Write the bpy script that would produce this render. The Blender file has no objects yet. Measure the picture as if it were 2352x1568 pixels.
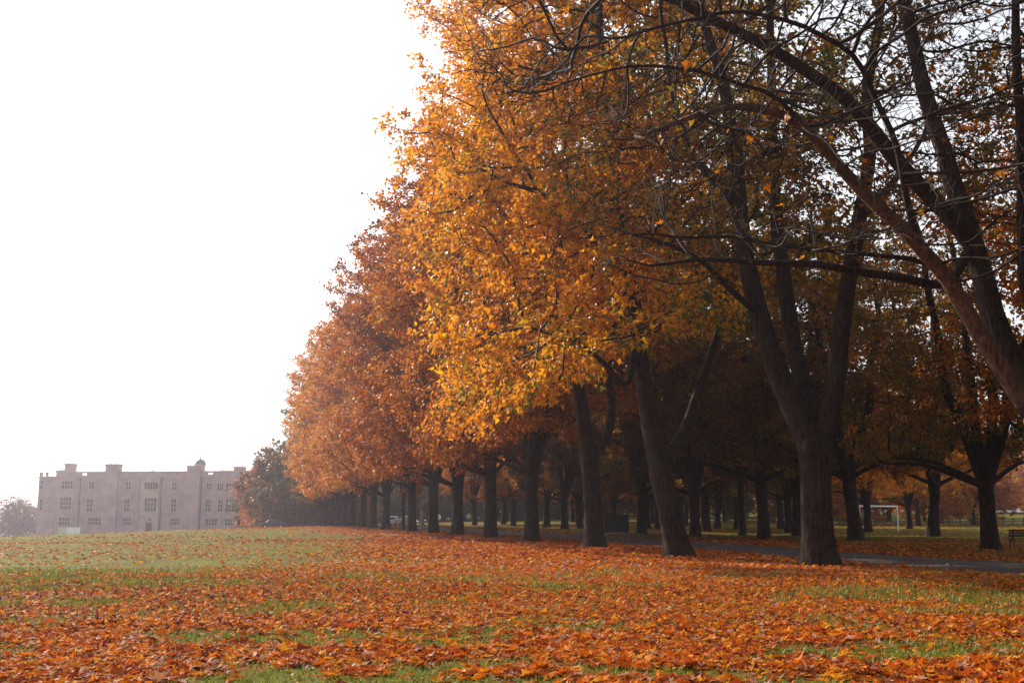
import bpy, bmesh, math, random
import numpy as np
from mathutils import Vector, Matrix, noise as mnoise

R = math.radians
rng = np.random.default_rng(11)
random.seed(5)
scene = bpy.context.scene
COL = scene.collection

# ------------------------------------------------------------------ camera
PITCH = R(8.99); EYE = 1.6; F = 2522.0; W0, H0 = 2352.0, 1568.0
cam_d = bpy.data.cameras.new('camera')
cam_d.sensor_width = 36.0; cam_d.lens = 36.0 * F / W0
cam_d.clip_start = 0.1; cam_d.clip_end = 4000
cam = bpy.data.objects.new('camera', cam_d); COL.objects.link(cam)
cam.location = (0, 0, EYE); cam.rotation_euler = (math.pi / 2 + PITCH, 0, 0)
scene.camera = cam

# ------------------------------------------------------------------ sky, sun, exposure
SUN_AZ = R(-37)          # left of the view direction (+Y)
SUN_EL = R(30)
world = bpy.data.worlds.new('World'); scene.world = world; world.use_nodes = True
wn = world.node_tree.nodes; wl = world.node_tree.links
bg = wn['Background']
sky = wn.new('ShaderNodeTexSky'); sky.sky_type = 'NISHITA'; sky.sun_disc = False
sky.sun_elevation = SUN_EL; sky.sun_rotation = SUN_AZ
sky.air_density = 1.0; sky.dust_density = 1.6; sky.ozone_density = 1.0
hs = wn.new('ShaderNodeHueSaturation'); hs.inputs['Saturation'].default_value = 0.22
wl.new(sky.outputs[0], hs.inputs['Color'])
wl.new(hs.outputs[0], bg.inputs['Color'])
bg.inputs['Strength'].default_value = 0.15

sd = bpy.data.lights.new('sun', 'SUN'); sd.energy = 5.0; sd.angle = R(0.7); sd.color = (1.0, 0.89, 0.72)
sun = bpy.data.objects.new('sun', sd); COL.objects.link(sun)
sdir = Vector((math.sin(SUN_AZ) * math.cos(SUN_EL), math.cos(SUN_AZ) * math.cos(SUN_EL), math.sin(SUN_EL)))
sun.rotation_euler = sdir.to_track_quat('Z', 'Y').to_euler()

vs = scene.view_settings
scene.display_settings.display_device = 'sRGB'
vs.view_transform = 'Standard'; vs.look = 'None'; vs.gamma = 1.0; vs.exposure = 0.72
vs.use_curve_mapping = False
cy = scene.cycles
cy.max_bounces = 4; cy.diffuse_bounces = 2; cy.glossy_bounces = 2; cy.transmission_bounces = 2
cy.transparent_max_bounces = 4; cy.volume_bounces = 0; cy.sample_clamp_indirect = 4.0
cy.use_denoising = True

# ------------------------------------------------------------------ helpers
cp, sp = math.cos(PITCH), math.sin(PITCH)
def P(x, y, Y):
    """point at distance Y whose picture position (2352x1568 photograph) is x, y"""
    a = (x - W0 / 2) / F; b = (H0 / 2 - y) / F
    d = (a, cp - b * sp, sp + b * cp); t = Y / d[1]
    return np.array((a * t, Y, EYE + d[2] * t))
def G(x, y):
    """ground point (z = 0) seen at x, y"""
    a = (x - W0 / 2) / F; b = (H0 / 2 - y) / F
    t = -EYE / (sp + b * cp)
    return np.array((a * t, (cp - b * sp) * t, 0.0))

def tag(o, label=None, cat=None, group=None, kind=None):
    if label: o['label'] = label
    if cat: o['category'] = cat
    if group: o['group'] = group
    if kind: o['kind'] = kind
    return o
def empty(name, loc=(0, 0, 0), rz=0.0, s=1.0):
    o = bpy.data.objects.new(name, None); COL.objects.link(o)
    o.location = loc; o.rotation_euler = (0, 0, rz); o.scale = (s, s, s); o.empty_display_size = 0.3
    return o
def link(name, me, mat=None, parent=None):
    o = bpy.data.objects.new(name, me); COL.objects.link(o)
    if mat is not None and len(me.materials) == 0: me.materials.append(mat)
    if parent is not None: o.parent = parent
    return o
def mesh_np(name, V, Fa, attrs=None, smooth=False):
    V = np.asarray(V, np.float32); Fa = np.asarray(Fa, np.int32)
    n, k = Fa.shape
    me = bpy.data.meshes.new(name)
    me.vertices.add(len(V)); me.vertices.foreach_set('co', V.ravel())
    me.loops.add(n * k); me.loops.foreach_set('vertex_index', Fa.ravel())
    me.polygons.add(n)
    me.polygons.foreach_set('loop_start', np.arange(0, n * k, k, dtype=np.int32))
    me.polygons.foreach_set('use_smooth', np.full(n, smooth, dtype=bool))
    for an, (dom, arr) in (attrs or {}).items():
        at = me.attributes.new(an, 'FLOAT', dom); at.data.foreach_set('value', np.asarray(arr, np.float32))
    me.update(calc_edges=True); me.validate()
    return me

class MB:
    """collects boxes / prisms / tubes into one mesh"""
    def __init__(s): s.bm = bmesh.new()
    def box(s, x0, x1, y0, y1, z0, z1):
        v = [s.bm.verts.new(c) for c in ((x0,y0,z0),(x1,y0,z0),(x1,y1,z0),(x0,y1,z0),(x0,y0,z1),(x1,y0,z1),(x1,y1,z1),(x0,y1,z1))]
        for f in ((0,3,2,1),(4,5,6,7),(0,1,5,4),(1,2,6,5),(2,3,7,6),(3,0,4,7)): s.bm.faces.new([v[i] for i in f])
        return s
    def rings(s, rings, caps=True):
        vr = [[s.bm.verts.new(c) for c in r] for r in rings]
        for a, b in zip(vr[:-1], vr[1:]):
            n = len(a)
            for i in range(n): s.bm.faces.new((a[i], a[(i+1) % n], b[(i+1) % n], b[i]))
        if caps:
            s.bm.faces.new(vr[0][::-1]); s.bm.faces.new(vr[-1])
        return s
    def lathe(s, prof, n=16, c=(0,0,0)):
        return s.rings([[(c[0]+r*math.cos(2*math.pi*i/n), c[1]+r*math.sin(2*math.pi*i/n), c[2]+z) for i in range(n)] for r, z in prof])
    def tube(s, pts, rad, n=8):
        pts = [Vector(p) for p in pts]; rings = []
        for i, p in enumerate(pts):
            d = (pts[min(i+1, len(pts)-1)] - pts[max(i-1, 0)]).normalized()
            u = d.orthogonal().normalized() if i == 0 else (u - d * u.dot(d)).normalized()
            w = d.cross(u); r = rad[i] if hasattr(rad, '__len__') else rad
            rings.append([p + (u*math.cos(2*math.pi*k/n) + w*math.sin(2*math.pi*k/n)) * r for k in range(n)])
        return s.rings(rings)
    def build(s, name, mat, parent=None, bevel=0.0, smooth=False):
        if bevel > 0:
            bmesh.ops.bevel(s.bm, geom=list(s.bm.edges), offset=bevel, segments=2, affect='EDGES', profile=0.5)
        bmesh.ops.recalc_face_normals(s.bm, faces=s.bm.faces)
        me = bpy.data.meshes.new(name); s.bm.to_mesh(me); s.bm.free()
        if smooth: me.polygons.foreach_set('use_smooth', np.full(len(me.polygons), True))
        return link(name, me, mat, parent)

# ------------------------------------------------------------------ materials
def mat_base(name):
    m = bpy.data.materials.new(name); m.use_nodes = True
    nt = m.node_tree; b = nt.nodes['Principled BSDF']
    return m, nt, b
def plain(name, col, rough=0.7, spec=0.3, var=0.0, scale=3.0, metal=0.0, bump=0.0):
    m, nt, b = mat_base(name)
    b.inputs['Roughness'].default_value = rough; b.inputs['Specular IOR Level'].default_value = spec
    b.inputs['Metallic'].default_value = metal; b.inputs['Base Color'].default_value = (*col, 1)
    if var > 0 or bump > 0:
        tc = nt.nodes.new('ShaderNodeTexCoord'); no = nt.nodes.new('ShaderNodeTexNoise')
        no.inputs['Scale'].default_value = scale; no.inputs['Detail'].default_value = 6
        nt.links.new(tc.outputs['Object'], no.inputs['Vector'])
        rp = nt.nodes.new('ShaderNodeValToRGB')
        rp.color_ramp.elements[0].position = 0.3; rp.color_ramp.elements[1].position = 0.7
        rp.color_ramp.elements[0].color = (*[c * (1 - var) for c in col], 1)
        rp.color_ramp.elements[1].color = (*[min(1, c * (1 + var)) for c in col], 1)
        nt.links.new(no.outputs['Fac'], rp.inputs['Fac']); nt.links.new(rp.outputs['Color'], b.inputs['Base Color'])
        if bump > 0:
            bp = nt.nodes.new('ShaderNodeBump'); bp.inputs['Strength'].default_value = bump; bp.inputs['Distance'].default_value = 0.03
            nt.links.new(no.outputs['Fac'], bp.inputs['Height']); nt.links.new(bp.outputs['Normal'], b.inputs['Normal'])
    return m
def leaf_mat(name, stops, trans=0.42, rough=0.4, spec=0.08):
    """stops: [(pos, rgb)] over the leaf's own random number"""
    m, nt, b = mat_base(name)
    at = nt.nodes.new('ShaderNodeAttribute'); at.attribute_name = 'rnd'
    rp = nt.nodes.new('ShaderNodeValToRGB'); cr = rp.color_ramp
    while len(cr.elements) < len(stops): cr.elements.new(0.5)
    for e, (p, c) in zip(cr.elements, stops): e.position = p; e.color = (*[v * 0.95 for v in c], 1)
    nt.links.new(at.outputs['Fac'], rp.inputs['Fac'])
    nt.links.new(rp.outputs['Color'], b.inputs['Base Color'])
    b.inputs['Roughness'].default_value = rough; b.inputs['Specular IOR Level'].default_value = spec
    tr = nt.nodes.new('ShaderNodeBsdfTranslucent'); nt.links.new(rp.outputs['Color'], tr.inputs['Color'])
    mx = nt.nodes.new('ShaderNodeMixShader'); mx.inputs['Fac'].default_value = trans
    nt.links.new(b.outputs[0], mx.inputs[1]); nt.links.new(tr.outputs[0], mx.inputs[2])
    nt.links.new(mx.outputs[0], nt.nodes['Material Output'].inputs['Surface'])
    return m
def bark_mat(name, dark, light, scale=1.0, patch=None):
    m, nt, b = mat_base(name)
    tc = nt.nodes.new('ShaderNodeTexCoord')
    mp = nt.nodes.new('ShaderNodeMapping'); mp.inputs['Scale'].default_value = (7*scale, 7*scale, 1.3*scale)
    nt.links.new(tc.outputs['Object'], mp.inputs['Vector'])
    n1 = nt.nodes.new('ShaderNodeTexNoise'); n1.inputs['Scale'].default_value = 2.0; n1.inputs['Detail'].default_value = 8; n1.inputs['Distortion'].default_value = 0.6
    nt.links.new(mp.outputs[0], n1.inputs['Vector'])
    rp = nt.nodes.new('ShaderNodeValToRGB'); rp.color_ramp.elements[0].position = 0.35; rp.color_ramp.elements[1].position = 0.68
    rp.color_ramp.elements[0].color = (*dark, 1); rp.color_ramp.elements[1].color = (*light, 1)
    nt.links.new(n1.outputs['Fac'], rp.inputs['Fac']); col = rp.outputs['Color']
    n2 = nt.nodes.new('ShaderNodeTexNoise'); n2.inputs['Scale'].default_value = 0.9; n2.inputs['Detail'].default_value = 4
    nt.links.new(tc.outputs['Object'], n2.inputs['Vector'])
    mx = nt.nodes.new('ShaderNodeMix'); mx.data_type = 'RGBA'
    r2 = nt.nodes.new('ShaderNodeValToRGB'); r2.color_ramp.elements[0].position = 0.52; r2.color_ramp.elements[1].position = 0.66
    nt.links.new(n2.outputs['Fac'], r2.inputs['Fac']); nt.links.new(r2.outputs['Color'], mx.inputs[0])
    nt.links.new(col, mx.inputs[6]); mx.inputs[7].default_value = (*(patch or [c * 0.9 + 0.01 * (i == 1) for i, c in enumerate(light)]), 1)
    nt.links.new(mx.outputs[2], b.inputs['Base Color'])
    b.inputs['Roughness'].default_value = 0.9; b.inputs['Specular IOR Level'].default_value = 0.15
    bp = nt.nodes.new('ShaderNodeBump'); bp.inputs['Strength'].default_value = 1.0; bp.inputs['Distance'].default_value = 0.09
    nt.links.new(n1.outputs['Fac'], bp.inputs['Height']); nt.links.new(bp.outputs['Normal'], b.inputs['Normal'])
    return m

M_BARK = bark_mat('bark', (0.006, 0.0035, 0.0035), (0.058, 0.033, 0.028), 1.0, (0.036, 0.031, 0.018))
M_BARK_LIT = bark_mat('bark_sunlit', (0.06, 0.032, 0.025), (0.20, 0.11, 0.085), 0.7, (0.08, 0.06, 0.045))  # pale limb bark, with sunlight put into its colour
M_TWIG = plain('twig_bark', (0.022, 0.012, 0.011), 0.85, 0.2, 0.3, 2.0)
L_YELLOW = leaf_mat('leaf_yellow', [(0, (0.36, 0.10, 0.004)), (0.25, (0.62, 0.20, 0.005)), (0.6, (0.78, 0.315, 0.006)), (0.86, (0.82, 0.44, 0.012)), (0.93, (0.30, 0.26, 0.015)), (1, (0.11, 0.14, 0.015))], trans=0.48, spec=0.09)
L_GOLD = leaf_mat('leaf_gold', [(0, (0.34, 0.09, 0.006)), (0.3, (0.58, 0.17, 0.007)), (0.7, (0.70, 0.28, 0.010)), (0.92, (0.74, 0.40, 0.02)), (1, (0.22, 0.21, 0.02))])
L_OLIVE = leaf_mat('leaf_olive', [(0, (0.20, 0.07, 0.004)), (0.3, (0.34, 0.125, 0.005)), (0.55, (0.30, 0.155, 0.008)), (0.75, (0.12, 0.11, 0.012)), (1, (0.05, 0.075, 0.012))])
L_ORANGE = leaf_mat('leaf_orange', [(0, (0.20, 0.045, 0.004)), (0.3, (0.42, 0.110, 0.004)), (0.7, (0.56, 0.180, 0.005)), (0.94, (0.64, 0.30, 0.008)), (1, (0.22, 0.17, 0.015))], spec=0.05)
L_RED = leaf_mat('leaf_red', [(0, (0.15, 0.034, 0.004)), (0.35, (0.34, 0.080, 0.004)), (0.75, (0.48, 0.130, 0.004)), (1, (0.56, 0.22, 0.006))], spec=0.05)
L_GREEN = leaf_mat('leaf_green', [(0, (0.10, 0.055, 0.010)), (0.35, (0.06, 0.075, 0.014)), (0.8, (0.08, 0.10, 0.018)), (1, (0.28, 0.15, 0.015))], 0.3)
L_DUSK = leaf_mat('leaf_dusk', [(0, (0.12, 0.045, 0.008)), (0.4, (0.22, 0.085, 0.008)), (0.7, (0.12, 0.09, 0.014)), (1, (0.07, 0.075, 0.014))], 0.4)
L_FALL = leaf_mat('fallen_leaves', [(0, (0.07, 0.022, 0.016)), (0.17, (0.20, 0.045, 0.018)), (0.40, (0.50, 0.088, 0.009)), (0.66, (0.66, 0.175, 0.010)), (0.88, (0.70, 0.31, 0.02)), (0.95, (0.42, 0.20, 0.12)), (1, (0.50, 0.32, 0.25))], 0.32, 0.6, 0.04)

# ------------------------------------------------------------------ terrain
RX0, RY0, RS = 10.05, 36.2, -0.267
def rowx(Y): return RX0 + RS * (np.asarray(Y, float) - RY0)
QX = np.array([-3, -0.7, -0.466, -0.35, -0.244, -0.129, -0.03, 0.05, 3.0]); QD = np.array([48., 72., 97., 128., 165., 205., 330., 600., 600.])
def sstep(a, b, x):
    t = np.clip((np.asarray(x, float) - a) / (b - a), 0, 1); return t * t * (3 - 2 * t)
def hgt(X, Y):
    X = np.asarray(X, float); Y = np.asarray(Y, float)
    q = X / np.maximum(Y, 1.0); dc = np.interp(q, QX, QD)
    e = np.where(Y > 1, Y - dc, -50); w = 14.0
    drop = 0.034 * w * np.log1p(np.exp(np.clip(e / w, -30, 30)))
    drop = 7.5 * np.tanh(drop / 7.5)
    rise = 2.6 * sstep(150, 330, Y) * sstep(10, 60, X - rowx(Y)) * sstep(700, 400, Y) + 0 * X
    und = 0.05 * np.sin(X * 0.21 + 1.3) * np.sin(Y * 0.17) + 0.03 * np.sin(X * 0.5 + Y * 0.33)
    und = und * sstep(6, 16, np.abs(Y - 24) + 10) * sstep(14, 24, Y)
    return und * 0.6 - drop + rise

def vnoise(X, Y, s, seed=0):
    """smooth 2D value noise, 0..1"""
    x = np.asarray(X) * s + seed * 17.3; y = np.asarray(Y) * s + seed * 9.7
    xi = np.floor(x).astype(int); yi = np.floor(y).astype(int); fx = x - xi; fy = y - yi
    fx = fx * fx * (3 - 2 * fx); fy = fy * fy * (3 - 2 * fy)
    def h(a, b):
        n = (a * 374761393 + b * 668265263 + seed * 1274126177) & 0x7fffffff
        n = ((n ^ (n >> 13)) * 1274126177) & 0x7fffffff
        return ((n ^ (n >> 16)) & 0xffff) / 65535.0
    return (h(xi, yi) * (1 - fx) + h(xi + 1, yi) * fx) * (1 - fy) + (h(xi, yi + 1) * (1 - fx) + h(xi + 1, yi + 1) * fx) * fy

def p0(Y): return np.clip(1.75 + 0.055 * (np.asarray(Y, float) - 29), 1.2, 4.2)      # path edges, metres right of the tree row
def p1(Y): return p0(Y) + 5.7
def litter(X, Y):
    """share of the ground under fallen leaves, 0..1"""
    X = np.asarray(X, float); Y = np.asarray(Y, float)
    w = rowx(Y) - X                                        # metres left of the row
    wl = np.maximum(24 - 0.42 * (Y - 20), 7.0) + 9 * (vnoise(X, Y, 0.08, 3) - 0.5)
    wl = np.where(Y > 140, 9 + (Y - 140) * 0.35, wl)
    left = 0.07 + 0.93 * sstep(wl + 7, wl - 5, w)
    strip = vnoise(X * 0.25, Y, 0.22, 5)
    left = np.maximum(left, 0.55 * sstep(0.62, 0.85, strip) * sstep(60, 25, w))
    P0, P1 = p0(Y), p1(Y)
    right = np.where(w < -P1, 0.15 + 0.65 * np.exp(np.minimum(w + P1, 0) / 2.5), 1.0)
    onpath = np.clip((w + P1 + 0.2) / 0.4, 0, 1) * np.clip((-P0 + 0.2 - w) / 0.4, 0, 1)
    d = np.where(w > 0, left, right)
    patch = vnoise(X, Y, 0.55, 1) * 0.6 + vnoise(X, Y, 1.6, 2) * 0.4
    near = sstep(19, 11.5, Y)
    d = d * (1 - near * 0.88 * sstep(0.42, 0.58, patch) ) * (1 - 0.7 * sstep(0.54, 0.68, patch))
    far_patch = sstep(0.45, 0.65, vnoise(X, Y * 0.5, 0.12, 7)) * sstep(30, 45, Y) * sstep(5, 12, w)
    d = d * (1 - 0.6 * far_patch)
    return np.clip(d * (1 - 0.97 * onpath), 0, 1)

def make_ground():
    ys = np.concatenate([np.linspace(-80, 0, 12), np.arange(2, 70, 0.8), np.arange(70, 150, 2), np.arange(150, 420, 6), np.geomspace(426, 1400, 16)])
    xs1 = np.concatenate([np.arange(0, 40, 0.8), np.arange(40, 110, 3), np.arange(110, 250, 9), np.geomspace(256, 1300, 14)])
    xs = np.concatenate([-xs1[:0:-1], xs1])
    X, Y = np.meshgrid(xs, ys); Z = hgt(X, Y)
    V = np.stack([X, Y, Z], -1).reshape(-1, 3)
    nx, ny = len(xs), len(ys)
    i = np.arange(nx * ny).reshape(ny, nx)
    Fa = np.stack([i[:-1, :-1], i[:-1, 1:], i[1:, 1:], i[1:, :-1]], -1).reshape(-1, 4)
    me = mesh_np('ground', V, Fa, {'litter': ('POINT', litter(X, Y).ravel())}, True)
    m, nt, b = mat_base('meadow')
    tc = nt.nodes.new('ShaderNodeTexCoord')
    def noi(s, d=4):
        n = nt.nodes.new('ShaderNodeTexNoise'); n.inputs['Scale'].default_value = s; n.inputs['Detail'].default_value = d
        nt.links.new(tc.outputs['Object'], n.inputs['Vector']); return n
    def ramp(src, a, ca, bb, cb):
        r = nt.nodes.new('ShaderNodeValToRGB'); e = r.color_ramp.elements
        e[0].position = a; e[0].color = (*ca, 1); e[1].position = bb; e[1].color = (*cb, 1)
        nt.links.new(src, r.inputs['Fac']); return r
    n1 = noi(0.35, 5); n2 = noi(14, 5)
    g1 = ramp(n1.outputs['Fac'], 0.3, (0.075, 0.092, 0.006), 0.7, (0.15, 0.145, 0.012))
    g2 = ramp(n2.outputs['Fac'], 0.3, (0.55, 0.55, 0.5), 0.75, (1.15, 1.15, 1.0))
    mul = nt.nodes.new('ShaderNodeMix'); mul.data_type = 'RGBA'; mul.blend_type = 'MULTIPLY'; mul.inputs[0].default_value = 1
    nt.links.new(g1.outputs[0], mul.inputs[6]); nt.links.new(g2.outputs[0], mul.inputs[7])
    n3 = noi(5.5, 3); n4 = noi(9.0, 2)
    lc = nt.nodes.new('ShaderNodeValToRGB'); cr = lc.color_ramp
    for _ in range(2): cr.elements.new(0.5)
    for e, (p, c) in zip(cr.elements, [(0.3, (0.06, 0.02, 0.012)), (0.45, (0.19, 0.047, 0.012)), (0.6, (0.28, 0.08, 0.012)), (0.72, (0.30, 0.13, 0.025))]):
        e.position = p; e.color = (*c, 1)
    nt.links.new(n4.outputs['Fac'], lc.inputs['Fac'])
    at = nt.nodes.new('ShaderNodeAttribute'); at.attribute_name = 'litter'
    # speckle: covered where the noise is below a level set by the litter share
    ma = nt.nodes.new('ShaderNodeMath'); ma.operation = 'MULTIPLY_ADD'; ma.inputs[1].default_value = 0.36; ma.inputs[2].default_value = 0.27
    nt.links.new(at.outputs['Fac'], ma.inputs[0])
    sb = nt.nodes.new('ShaderNodeMath'); sb.operation = 'SUBTRACT'
    nt.links.new(ma.outputs[0], sb.inputs[0]); nt.links.new(n3.outputs['Fac'], sb.inputs[1])
    mr = nt.nodes.new('ShaderNodeMapRange'); mr.inputs[1].default_value = -0.03; mr.inputs[2].default_value = 0.05
    nt.links.new(sb.outputs[0], mr.inputs[0])
    mx = nt.nodes.new('ShaderNodeMix'); mx.data_type = 'RGBA'
    nt.links.new(mr.outputs[0], mx.inputs[0]); nt.links.new(mul.outputs[2], mx.inputs[6]); nt.links.new(lc.outputs[0], mx.inputs[7])
    nt.links.new(mx.outputs[2], b.inputs['Base Color'])
    b.inputs['Roughness'].default_value = 0.95; b.inputs['Specular IOR Level'].default_value = 0.05
    bp = nt.nodes.new('ShaderNodeBump'); bp.inputs['Strength'].default_value = 0.8; bp.inputs['Distance'].default_value = 0.05
    nt.links.new(n2.outputs['Fac'], bp.inputs['Height']); nt.links.new(bp.outputs['Normal'], b.inputs['Normal'])
    tag(link('ground', me, m), kind='structure')
make_ground()

def make_path():
    ys = np.concatenate([np.arange(-30, 80, 1.0), np.arange(80, 230, 3.0)]); us = np.linspace(0, 1, 9)
    Y, U = np.meshgrid(ys, us, indexing='ij'); X = rowx(Y) + p0(Y) + U * (p1(Y) - p0(Y)) + 0.12 * np.sin(Y * 0.4 + U) * np.where((U < .01) | (U > .99), 1, 0)
    Z = hgt(X, Y) + 0.015 + 0.03 * (1 - (2 * U - 1) ** 2)
    i = np.arange(Y.size).reshape(Y.shape)
    Fa = np.stack([i[:-1, :-1], i[:-1, 1:], i[1:, 1:], i[1:, :-1]], -1).reshape(-1, 4)
    m = plain('worn_asphalt', (0.036, 0.026, 0.027), 0.85, 0.3, 0.35, 1.4, 0, 0.3)
    tag(link('path', mesh_np('path', np.stack([X, Y, Z], -1).reshape(-1, 3), Fa, None, True), m), kind='structure')
make_path()

# ------------------------------------------------------------------ leaf shapes
def tpl_hd():
    o = [(0, 0), (0.36, -0.06), (0.24, 0.16), (0.58, 0.40), (0.25, 0.46), (0.0, 1.0), (-0.25, 0.46), (-0.58, 0.40), (-0.24, 0.16), (-0.36, -0.06)]
    V = [(0, 0.3, 0)] + [(x, y, 0) for x, y in o]
    Fa = [(0, i, i % 10 + 1) for i in range(1, 11)]
    return np.array(V, float), np.array(Fa)
def tpl_mid():
    V = [(0, 0, 0), (0.52, 0.30, 0.0), (0.2, 0.45, 0), (0, 1, 0), (-0.2, 0.45, 0), (-0.52, 0.30, 0)]
    return np.array(V, float), np.array([(0, 1, 2), (0, 2, 3), (0, 3, 4), (0, 4, 5)])
def tpl_low():
    V = [(0, 0, 0), (0.42, 0.42, 0), (0, 1, 0), (-0.42, 0.42, 0)]
    return np.array(V, float), np.array([(0, 1, 2), (0, 2, 3)])
TPL = {'hd': tpl_hd(), 'mid': tpl_mid(), 'low': tpl_low()}
def norm(a): return a / np.maximum(np.linalg.norm(a, axis=-1, keepdims=True), 1e-9)
def leaves_mesh(name, pos, ydir, nrm, size, kind, rnd, curl=0.25, raw=False):
    T, Fa = TPL[kind]; n, k = len(pos), len(T)
    y = norm(ydir); z = norm(nrm - y * (nrm * y).sum(-1, keepdims=True)); x = np.cross(y, z)
    cu = rng.normal(curl, 0.22, (n, 1)); cv = rng.normal(0.1, 0.22, (n, 1))
    zz = cu * np.abs(T[:, 0])[None] * 1.1 - cv * (T[:, 1] ** 2)[None] + rng.normal(0, 0.05, (n, k)) * (k > 4)
    L = np.broadcast_to(T[None, :, :2], (n, k, 2)) * size[:, None, None]
    V = pos[:, None] + x[:, None] * L[..., :1] + y[:, None] * L[..., 1:2] + z[:, None] * (zz * size[:, None])[..., None]
    Fi = (Fa[None] + (np.arange(n) * k)[:, None, None]).reshape(-1, 3)
    if raw: return V.reshape(-1, 3), Fi, np.repeat(rnd, len(Fa))
    return mesh_np(name, V.reshape(-1, 3), Fi, {'rnd': ('FACE', np.repeat(rnd, len(Fa)))})

# ------------------------------------------------------------------ trees
def grow(limbs, attr, step=0.55, infl=5.0, kill=0.9, iters=70, jit=0.25, trop=(0, 0, 0.0), seed=1):
    """limbs: list of polylines (pts, radii, parent polyline index or None, parent point index); then grows twigs into attr"""
    r = np.random.default_rng(seed)
    pos, par, hand = [], [], []
    starts = []
    for pts, rad, pi, pk in limbs:
        prev = -1 if pi is None else starts[pi][pk]
        idx = []
        for k, p in enumerate(pts):
            p = np.asarray(p, float)
            if prev >= 0:
                a = pos[prev]; d = np.linalg.norm(p - a); n = max(1, int(d / step))
                ra = hand[prev] if k > 0 else min(hand[prev], rad[0] * 1.15)
                for j in range(1, n + 1):
                    t = j / n; q = a * (1 - t) + p * t
                    if j < n: q = q + r.normal(0, 0.03, 3)
                    pos.append(q); par.append(prev); hand.append(ra * (1 - t) + rad[k] * t); prev = len(pos) - 1
            else:
                pos.append(p); par.append(-1); hand.append(rad[k]); prev = len(pos) - 1
            idx.append(prev)
        starts.append(idx)
    N0 = len(pos)
    pos = [np.asarray(p) for p in pos]
    A = np.asarray(attr, float); allp = np.array(pos)
    # keep growth off the lower trunk
    ok = np.array([h < 0.42 or i > 8 for i, h in enumerate(hand)])
    d2 = ((A[:, None] - allp[None]) ** 2).sum(-1) + np.where(ok, 0, 1e6)[None]
    near = d2.argmin(1); nd = np.sqrt(d2[np.arange(len(A)), near])
    alive = nd > kill
    trop = np.asarray(trop)
    for it in range(iters):
        act = alive & (nd < infl if it > 0 else alive)
        if not act.any(): break
        ai = np.where(act)[0]
        P_ = np.array(pos); dirs = norm(A[ai] - P_[near[ai]])
        acc = np.zeros((len(pos), 3)); np.add.at(acc, near[ai], dirs)
        src = np.unique(near[ai])
        dn = norm(acc[src]) + r.normal(0, jit, (len(src), 3)) + trop
        newp = P_[src] + norm(dn) * step
        base = len(pos)
        for s, q in zip(src, newp): pos.append(q); par.append(int(s)); hand.append(0.0)
        d = np.sqrt(((A[:, None] - newp[None]) ** 2).sum(-1))
        m = d.argmin(1); dm = d[np.arange(len(A)), m]
        better = dm < nd
        near[better] = base + m[better]; nd[better] = dm[better]
        alive &= nd > kill
    return np.array(pos), np.array(par), np.array(hand), N0

def add_twigs(pos, par, hand, n_per, ln, seed):
    r = np.random.default_rng(seed)
    kids = np.bincount(par[par >= 0], minlength=len(pos))
    src = np.where((hand == 0))[0]
    np_, pp = [pos], [par]; base = len(pos)
    for j in range(n_per):
        s = src[r.random(len(src)) < (1.0 if j == 0 else 0.7)]
        dpar = norm(pos[s] - pos[par[s]])
        d = norm(dpar + r.normal(0, 0.65, (len(s), 3)))
        l = ln * (0.5 + r.random((len(s), 1)))
        q1 = pos[s] + d * l * 0.5 + r.normal(0, 0.04, (len(s), 3))
        q2 = q1 + norm(d + r.normal(0, 0.35, d.shape) + np.array((0, 0, 0.1))) * l * 0.5
        np_.append(q1); pp.append(s); i1 = base + np.arange(len(s)); base += len(s)
        np_.append(q2); pp.append(i1); base += len(s)
    pos = np.concatenate(np_); par = np.concatenate(pp)
    return pos, par, np.concatenate([hand, np.zeros(len(pos) - len(hand))])

def radii(pos, par, hand, tip=0.008, ex=2.35):
    n = len(pos); acc = np.zeros(n)
    for i in range(n - 1, -1, -1):
        r = max(acc[i], tip ** ex)
        acc[i] = r
        if par[i] >= 0: acc[par[i]] += r
    rad = acc ** (1 / ex)
    return np.where(hand > 0, hand, np.minimum(rad, 0.16))

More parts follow.
